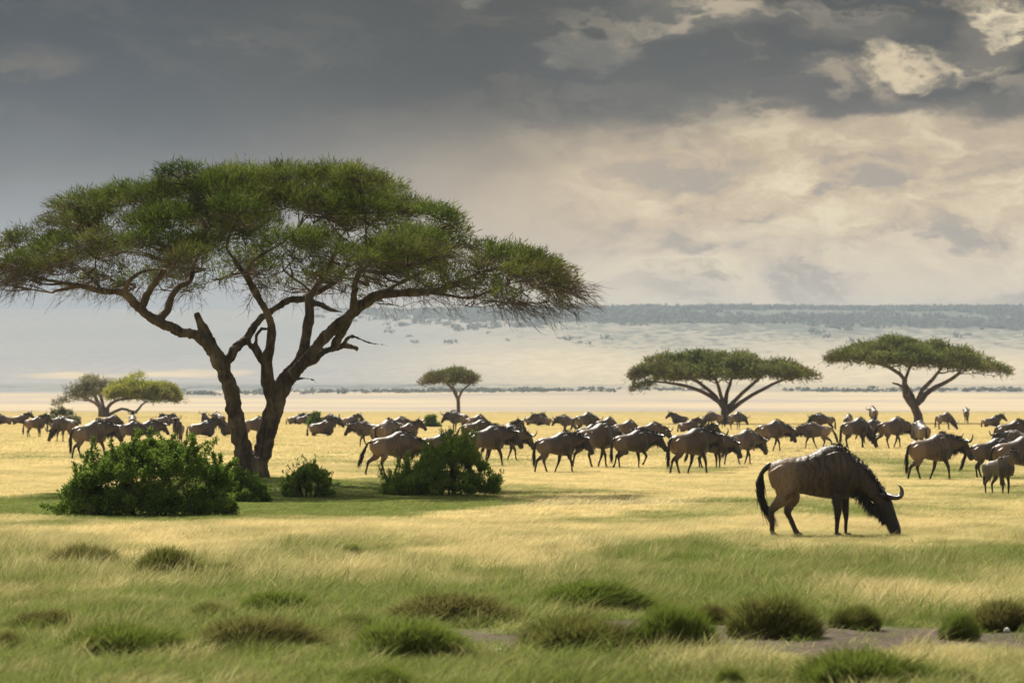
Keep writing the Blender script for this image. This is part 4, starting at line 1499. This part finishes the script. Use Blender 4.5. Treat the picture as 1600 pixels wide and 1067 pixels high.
    for s in (-1, 1):
        h = [hp(.03, .085, s * .03), hp(.035, .105, s * .11), hp(.05, .09, s * .20), hp(.03, .115, s * .275), hp(-.03, .19, s * .295), hp(-.075, .235, s * .265), hp(-.10, .26, s * .215)]
        if detail > 1:
            h = [hp(.02, .09, s * .03), hp(.04, .125, s * .10), hp(.075, .18, s * .17), hp(.085, .245, s * .21), hp(.045, .29, s * .21), hp(-.02, .30, s * .18), hp(-.07, .28, s * .15)]
        if calf:
            h = [hp(.0, .09, s * .04), hp(-.05, .14, s * .06), hp(-.10, .19, s * .07)]
            r = [.018, .013, .004]
        else:
            r = [.052, .042, .034, .027, .019, .012, .004]
        q, pv = resample(h, .03)
        v, f = tube(q, np.interp(pv, np.linspace(0, 1, len(r)), r), 8)
        a = Acc(); a.put(v, f)
        obj('horn', a.mesh('horn'), M_HORN, root)
        v, f = tube([hp(.10, .035, s * .080), hp(.10, .035, s * .100)], [.020, .012], 8)
        a = Acc(); a.put(v, f)
        if detail > 1:
            obj('eye', a.mesh('eye'), M_EYE, root)
    # mane along the crest
    K = int(560 * detail)
    t = RNG.uniform(.08, 1, K)
    cx = [(-.12, 1.315), (.06, 1.33)] + [(x + a * math.sin(0) , z + a * .93) for x, z, a, l in nk[1:]] + [(px - .01, pz - dz + .10)]
    if neck in ('graze', 'low'):
        sl = math.radians(-40 if neck == 'graze' else -12)
        cx = [(-.12, 1.315), (.06, 1.29)] + [(x - a * math.sin(sl) * .95, z + a * math.cos(sl) * .95) for x, z, a, l in nk[1:]] + [(px + .04, pz - dz + .10)]
    if calf:
        cx = [(x, z - .09 * max(0, 1 - i / 3)) for i, (x, z) in enumerate(cx)]
    ci = np.linspace(0, 1, len(cx))
    bx_, bz_ = np.interp(t, ci, [c[0] for c in cx]), np.interp(t, ci, [c[1] for c in cx]) + dz
    by_ = RNG.normal(0, .018, K)
    ln = (.10 + .09 * np.sin(np.pi * t)) * RNG.uniform(.4, 1.25, K) * (.5 if calf else .62 if detail > 1 else .9)
    base_ = np.stack([bx_, by_, bz_ - .02], 1)
    fall = RNG.uniform(0, 1, K) ** 1.6
    sd = np.sign(by_ + 1e-6)
    tip = base_ + np.stack([RNG.normal(-.25, .3, K) * ln, sd * fall * ln * .9, ln * (.75 - 1.35 * fall)], 1)
    tip[:, 1] = np.where(fall > .4, np.sign(tip[:, 1]) * np.maximum(np.abs(tip[:, 1]), .10 + .05 * fall), tip[:, 1])
    v, f = strands(base_, tip, .016 / math.sqrt(detail), .15)
    obj('mane', mesh_np('mane', v, f), M_HAIR, root)
    # beard under throat and chin
    if not calf:
        K = int(700 * detail)
        t = RNG.uniform(0, 1, K)
        bl = [(.24, .66 if neck != 'up' else .72)] + [(x, z - a * .93) for x, z, a, l in nk[1:]]
        if neck == 'graze':
            bl = [(.22, .66), (.25, .70), (.36, .60), (.47, .48)]
        bl += [tuple((lambda q: (q.x, q.z - dz))(hp(.12, -.11, 0))), tuple((lambda q: (q.x, q.z - dz))(hp(.34, -.085, 0)))]
        ci = np.linspace(0, 1, len(bl))
        bx_, bz_ = np.interp(t, ci, [c[0] for c in bl]), np.interp(t, ci, [c[1] for c in bl]) + dz
        base_ = np.stack([bx_, RNG.normal(0, .03, K), bz_ + .03], 1)
        ln = (.08 + .12 * np.sin(np.pi * np.clip(t * .9 + .1, 0, 1))) * RNG.uniform(.3, 1.25, K)
        tip = base_ + np.stack([RNG.normal(-.12, .18, K) * ln, RNG.normal(0, .25, K) * ln, -ln], 1)
        tip[:, 2] = np.maximum(tip[:, 2], .04)
        v, f = strands(base_, tip, .016 / math.sqrt(detail))
        obj('beard', mesh_np('beard', v, f), M_BEARD if detail < 2 else M_HAIR, root)
    # tail
    tz = 1.0 + dz
    tp_ = {'down': [(-.93, tz), (-1.00, tz - .06), (-1.03, tz - .25), (-1.04, tz - .46)],
           'swing': [(-.93, tz), (-1.03, tz - .04), (-1.12, tz - .22), (-1.20, tz - .44)],
           'curl': [(-.93, tz + .03), (-1.03, tz - .06), (-1.095, tz - .20), (-1.10, tz - .34), (-1.05, tz - .50)]}[tail]
    q, pv = resample([Vector((x, 0, z)) for x, z in tp_], .04)
    v, f = tube(q, np.interp(pv, [0, .3, 1], [.045, .030, .020]), 8)
    ta = Acc(); ta.put(v, f)
    tl = obj('tail', ta.mesh('tail'), M_HAIR, root)
    K = int(420 * detail)
    t = RNG.uniform(.25, 1, K) ** .8
    qi = np.array([tuple(a) for a in q])
    ii = np.clip((t * (len(qi) - 1)).astype(int), 0, len(qi) - 1)
    base_ = qi[ii] + RNG.normal(0, .012, (K, 3))
    ln = RNG.uniform(.14, .34, K) * (.6 if calf else 1)
    tn = np.gradient(qi, axis=0)[ii]
    tn /= np.linalg.norm(tn, axis=1)[:, None]
    dirn = {'down': (0, 0, -.5), 'swing': (-.25, 0, -.4), 'curl': (.42, 0, -.5)}[tail]
    tip = base_ + (tn * .8 + np.array(dirn) + RNG.normal(0, .10, (K, 3))) * ln[:, None]
    tip[:, 2] = np.maximum(tip[:, 2], .12 if not lie else .02)
    v, f = strands(base_, tip, .020 / math.sqrt(detail))
    obj('tuft', mesh_np('tuft', v, f), M_HAIR, tl)
    if detail > 1:
        for (x, z), (x2, z2), y in hoofs:
            v, f = tube([Vector((x - .01, y, .062)), Vector((x + .01, y, .04)), Vector((x + .025, y, -.005))], [.040, .046, .056], 10)
            a = Acc(); a.put(v, f)
            obj('hoof', a.mesh('hoof'), M_HOOF, root)
    return root


def copy_tree(o, parent=None):
    c = o.copy()
    COL.objects.link(c)
    if parent is not None:
        c.parent = parent
    for ch in list(o.children):
        copy_tree(ch, c)
    return c


VAR = {
    'main': (('prop', 'prop2'), ('plumb', 'plumb2'), 'graze', dict(voxel=.0125, detail=2.6, tail='curl')),
    'graze': (('stand', 'fore'), ('stand', 'fore'), 'graze', dict(tail='down')),
    'graze_step': (('back', 'fore'), ('fore', 'stand'), 'graze', dict(tail='swing')),
    'walk': (('back', 'fore'), ('fore', 'back'), 'level', dict(tail='down')),
    'walk_low': (('fore', 'back'), ('back', 'fore'), 'low', dict(tail='swing')),
    'walk_lift': (('stand', 'lift'), ('lift', 'stand'), 'level', dict(tail='down')),
    'stand': (('stand', 'stand'), ('stand', 'stand'), 'level', dict(tail='down')),
    'stand_low': (('stand', 'fore'), ('stand', 'stand'), 'low', dict(tail='swing')),
    'alert': (('stand', 'fore'), ('stand', 'stand'), 'up', dict(tail='down')),
    'calf': (('stand', 'stand'), ('stand', 'stand'), 'up', dict(tail='down', calf=True)),
    'lie': (('fold', 'fold'), ('fold', 'fold'), 'up', dict(tail='down', lie=True)),
}
G_HERD, G_FAR = 'wildebeest of the herd in the straw grass', 'far wildebeest dotting the back of the plain'
# photo column of the body's middle, row of the feet, heading (0 right, 90 away, 180 left, 270 to the camera), pose, size, label
HERD = [
    (1268, 839, -3, 'main', 1.0, 'large wildebeest grazing alone in the right foreground with its head in the grass'),
    (1452, 752, 4, 'walk', 1.0, 'wildebeest with dark tail walking right just behind the large grazing one'),
    (1560, 776, 300, 'calf', .95, 'young slim wildebeest calf with thin legs near the right edge'),
    (1585, 762, 20, 'graze', 1.0, 'wildebeest with its head lowered behind the calf at the right edge'),
    (1545, 748, 6, 'stand_low', 1.0, 'dark tailed wildebeest half hidden behind the calf'),
    (1578, 706, 8, 'stand', 1.05, 'brown wildebeest standing at the right edge beyond the calf'),
    (1597, 726, 170, 'stand', 1.0, 'wildebeest cut off by the right edge of the picture'),
    (1510, 661, 85, 'stand', 1.1, 'lone distant wildebeest seen from behind right of the bent acacia'),
    (1474, 672, 10, 'graze', 1.0, 'small distant wildebeest grazing right of the bent acacia trunk'),
    (1440, 708, 100, 'stand', 1.05, 'wildebeest seen from behind at the foot of the bent acacia'),
    (1392, 701, 4, 'walk_low', 1.05, 'wildebeest with low head walking right in the bunch left of the bent acacia'),
    (1358, 694, 40, 'stand_low', 1.0, 'wildebeest with horns showing in the middle of the bunch left of the bent acacia'),
    (1334, 701, 6, 'graze', 1.1, 'broad pale wildebeest grazing at the left end of the bunch'),
    (1325, 676, 75, 'graze', 1.0, 'small dark wildebeest behind the broad pale one'),
    (1365, 664, 95, 'stand', 1.1, 'round rumped distant wildebeest behind the bunch left of the bent acacia'),
    (1278, 702, 172, 'walk_low', 1.0, 'wildebeest walking left in the gap between the two acacias'),
    (1290, 676, 160, 'stand', 1.0, 'small wildebeest facing left behind the left walking one'),
    (1203, 706, 3, 'walk_low', 1.05, 'wildebeest with sloping neck walking right under the broad acacia'),
    (1158, 727, -4, 'walk_low', 1.05, 'striped wildebeest walking right in front of the sloping necked one'),
    (1075, 742, 6, 'walk', 1.10, 'pale backed wildebeest leading the trio left of the large grazing one'),
    (1108, 733, 12, 'stand_low', 1.0, 'dark wildebeest overlapped by the pale backed one'),
    (1090, 712, 20, 'alert', .95, 'wildebeest with raised horns behind the pale backed one'),
    (1118, 670, 176, 'graze', 1.0, 'brown wildebeest facing left below the trunk of the broad acacia'),
    (1148, 672, 5, 'stand_low', 1.05, 'brown wildebeest facing right below the trunk of the broad acacia'),
    (1074, 676, 20, 'lie', 1.0, 'wildebeest resting in the grass left of the broad acacia'),
    (985, 733, 4, 'walk_lift', 1.05, 'broad wildebeest with pale shoulder line at the front of the centre bunch'),
    (928, 731, -6, 'walk_low', 1.10, 'dark bellied wildebeest in the middle of the centre bunch'),
    (866, 739, 5, 'walk', 1.05, 'leftmost wildebeest of the centre bunch with a dark mane'),
    (918, 706, 14, 'stand_low', 1.0, 'pale flanked wildebeest behind the dark bellied one'),
    (1012, 702, 10, 'walk_low', 1.0, 'wildebeest with low head at the back right of the centre bunch'),
    (975, 699, 25, 'graze', 1.0, 'wildebeest showing only its back behind the broad one with the shoulder line'),
    (945, 690, 5, 'graze', 1.0, 'wildebeest far back in the centre bunch with a low dark back'),
    (890, 678, 170, 'stand', 1.0, 'distant dark wildebeest facing left behind the centre bunch'),
    (912, 680, 20, 'stand_low', 1.1, 'distant dark wildebeest facing right behind the centre bunch'),
    (757, 730, 3, 'walk', 1.05, 'sturdy wildebeest walking right just right of the upright green shrub'),
    (788, 720, 0, 'walk_low', 1.05, 'horned wildebeest at the right front of the bunch by the upright shrub'),
    (742, 703, -5, 'walk_low', 1.05, 'brown backed wildebeest behind the sturdy one'),
    (790, 703, 20, 'alert', .95, 'wildebeest with pale horns behind the bunch by the upright shrub'),
    (718, 676, 172, 'stand', 1.1, 'distant wildebeest standing below the small flat topped acacia'),
    (742, 682, 8, 'graze', 1.0, 'distant wildebeest grazing right of the small flat topped acacia trunk'),
    (682, 733, 2, 'graze_step', 1.0, 'olive brown wildebeest half hidden by the upright green shrub'),
    (610, 744, -4, 'walk_low', 1.10, 'grey wildebeest walking right left of the upright green shrub'),
    (577, 700, 178, 'walk', 1.0, 'wildebeest facing left at the left of the small bunch above the grey one'),
    (600, 706, 62, 'stand', 1.0, 'wildebeest seen from behind in the small bunch above the grey one'),
    (632, 702, 15, 'alert', .92, 'dark headed wildebeest at the right of the small bunch above the grey one'),
    (618, 688, 10, 'stand_low', 1.0, 'wildebeest behind the small bunch above the grey one'),
    (501, 682, 5, 'lie', 1.15, 'wildebeest lying in the grass in front of the round dark far shrub'),
    (522, 670, 165, 'stand_low', .9, 'small wildebeest right of the round dark far shrub'),
    (138, 718, -3, 'walk', 1.10, 'grey brown wildebeest with long dark tail walking right above the big dark shrub'),
    (105, 691, 178, 'graze', 1.05, 'wildebeest grazing to the left behind the long tailed one'),
    (53, 684, 30, 'alert', .95, 'horned wildebeest on the far left with its head up'),
    (88, 680, 8, 'graze', .95, 'wildebeest with lowered head beside the grey green far shrub'),
    (200, 699, 6, 'stand_low', 1.0, 'wildebeest standing above the left part of the big dark shrub'),
    (226, 698, 20, 'stand', 1.0, 'large bodied wildebeest above the middle of the big dark shrub'),
    (207, 678, 95, 'alert', 1.0, 'wildebeest with raised head behind the pair above the big dark shrub'),
    (172, 676, 10, 'graze', .9, 'blurred wildebeest left of the pair above the big dark shrub'),
    (279, 694, 265, 'alert', .95, 'wildebeest facing the camera above the right part of the big dark shrub'),
    (314, 684, 5, 'lie', 1.15, 'wildebeest lying on its belly left of the acacia trunk'),
    (322, 674, 260, 'alert', .95, 'horned wildebeest behind the lying one left of the acacia trunk'),
    (343, 673, 120, 'stand', 1.0, 'dark wildebeest seen from behind left of the acacia trunk'),
    (362, 682, 185, 'lie', 1.0, 'wildebeest lying partly behind the acacia trunk'),
    (395, 690, 10, 'stand_low', 1.0, 'wildebeest visible between the two stems of the acacia'),
    (30, 664, 5, 'lie', 1.0, 'far wildebeest near the left edge of the plain'),
    (8, 664, 175, 'lie', 1.0, 'far wildebeest cut by the left edge of the plain'),
    (460, 664, 5, 'lie', 1.0, 'far wildebeest first to the right of the acacia trunk'),
    (474, 664, 10, 'lie', 1.0, 'far wildebeest beside the round dark far shrub'),
    (832, 665, 5, 'lie', 1.0, 'far wildebeest left of the pair behind the centre bunch'),
    (850, 666, 175, 'lie', 1.0, 'far wildebeest right next to the centre bunch at the back'),
    (545, 666, 8, 'lie', 1.0, 'faint far wildebeest left of the small left facing bunch'),
    (1063, 663, 175, 'lie', 1.0, 'far wildebeest behind the resting one left of the broad acacia'),
    (255, 666, 5, 'lie', 1.0, 'far wildebeest above the right half of the big dark shrub'),
    (268, 665, 170, 'lie', 1.0, 'far wildebeest next to the horned one left of the acacia trunk'),
    (1548, 668, 5, 'lie', 1.0, 'far wildebeest right of the lone one seen from behind'),
]
PROTO = {}
for px, py, head, pose, size, label in HERD:
    if pose not in PROTO:
        r = empty('wildebeest', (0, 0, 0))
        hd, fr, nk_, kw = VAR[pose]
        wildebeest(r, hd, fr, nk_, **kw)
        PROTO[pose] = r
    else:
        r = copy_tree(PROTO[pose])
    c = at(px, py)
    s = size * RNG.uniform(.97, 1.04) if pose != 'main' else 1.0
    if pose == 'calf':
        s *= .80
    if pose != 'main' and pose != 'lie':
        if abs(head) < 30:
            head = RNG.uniform(14, 42)
        elif abs(head - 180) < 22:
            head = 180 - RNG.uniform(12, 36)
        s *= RNG.uniform(.94, 1.05)
    a = math.radians(head)
    ox = -.36 * s                                      # the middle between the feet
    r.location = (c.x - ox * math.cos(a), c.y - ox * math.sin(a), gz(c.x, c.y) - .02)
    r.rotation_euler = (0, 0, a)
    r.scale = (s, s, s)
    tag(r, label, 'wildebeest', None if pose == 'main' else (G_FAR if py < 668 else G_HERD))

# ------------------------------------------------------------------ pale stones on the bare ground
for px, py, d, lab in ((780, 1027, .032, 'small white stone on the bare patch between two tussocks'),
                       (540, 1018, .03, 'small pale stone left of the rounded green tussock'),
                       (1573, 992, .024, 'white stone below the brown tussock at the right edge')):
    c = at(px, py)
    bpy.ops.mesh.primitive_ico_sphere_add(subdivisions=3, radius=d) if False else None
    a = Acc()
    v, f = tube([Vector((-d * .9, 0, .02)), Vector((-d * .5, 0, .03)), Vector((.1 * d, .01, .035)), Vector((d * .7, 0, .025)), Vector((d, 0, .02))], [d * .3, d * .6, d * .7, d * .5, d * .2], 9, .22)
    a.put(v, f)
    o = obj('stone', a.mesh('stone'), STONE if 'STONE' in globals() else None)
    o.location = (c.x, c.y, gz(c.x, c.y) + .01)
    tag(o, lab, 'stone')
M_STONE = mat_plain('pale_stone', (.45, .43, .38), (.70, .68, .62), .9, .2, 20)
for o in COL.objects:
    if o.name.startswith('stone'):
        o.data.materials.append(M_STONE)


# ------------------------------------------------------------------ far woods on the plain and scrub on the hills
def far_scrub(name, label, n, ylo, yhi, size, fn, flat=.6, half=.15):
    t = RNG.uniform(-half, half, n * 6)
    y = RNG.uniform(ylo, yhi, n * 6)
    x = t * y
    keep = RNG.uniform(0, 1, len(x)) < fn(x, y, t)
    x, y = x[keep][:n], y[keep][:n]
    z = ground(x, y)
    m = 16
    K = len(x)
    r = size * RNG.uniform(.5, 1.5, K) ** 1.3
    c = np.repeat(np.stack([x, y, z + r * flat * .45], 1), m, 0)
    rr = np.repeat(r, m)
    p = c + RNG.normal(0, .38, c.shape) * rr[:, None] * np.array([1.2, 1.0, flat * .7])
    d = RNG.normal(0, 1, p.shape)
    d /= np.linalg.norm(d, axis=1)[:, None]
    e = np.cross(d, RNG.normal(0, 1, p.shape))
    e /= np.linalg.norm(e, axis=1)[:, None]
    q = (rr * .32)[:, None]
    v = np.stack([p - d * q, p - e * q * .7, p + d * q, p + e * q * .7], 1).reshape(-1, 3)
    rn = np.repeat(RNG.uniform(0, 1, K), m * 4)
    me = mesh_np(name, v, np.arange(len(v)).reshape(-1, 4), False, {'rnd': rn, 'dry': np.zeros(len(v))})
    o = obj(name, me, M_SCRUB)
    tag(o, label, 'scrub', kind='stuff')


far_scrub('far_woods', 'hazy belt of trees at the far edge of the plain', 900, 1850, 2250, 1.8,
          lambda x, y, t: np.exp(-((y - 2020 - 160 * (fbm(x * .004, x * 0, 3, 3) - .5)) / 70) ** 2) * sstep(fbm(x * .012, y * .01, 8, 3), .36, .56))
far_scrub('hill_scrub', 'dark bushes scattered over the hazy hillside', 16000, 2500, 5600, 5.0,
          lambda x, y, t: np.interp(y / (1 + .15 * sstep(t, .03, -.09)), [2500, 3600, 4000, 4600, 5000, 5150], [0, 0, .04, .45, 1, 0]) * (.0 + 1.0 * sstep(t, -.06, .03)) * sstep(fbm(x * .006, y * .003, 12, 3), .3, .6))

# ------------------------------------------------------------------ haze
hv = np.array([(sx * 4500, y, z) for z in (-3.0, 172.0) for y in (-60.0, 7600.0) for sx in (-1, 1)], float)
hme = bpy.data.meshes.new('haze')
hme.from_pydata(hv.tolist(), [], [(0, 2, 3, 1), (4, 5, 7, 6), (0, 1, 5, 4), (2, 6, 7, 3), (0, 4, 6, 2), (1, 3, 7, 5)])
hm, hb, hout = new_mat('haze')
pv_ = hb.new('ShaderNodeVolumePrincipled')
pv_.inputs['Color'].default_value = (.57, .645, .735, 1)
pv_.inputs['Density'].default_value = 1.3e-4
pv_.inputs['Anisotropy'].default_value = 0.0
hb.link(pv_.outputs[0], hout.inputs['Volume'])
ho = obj('haze', hme, hm)
tag(ho, kind='stuff')
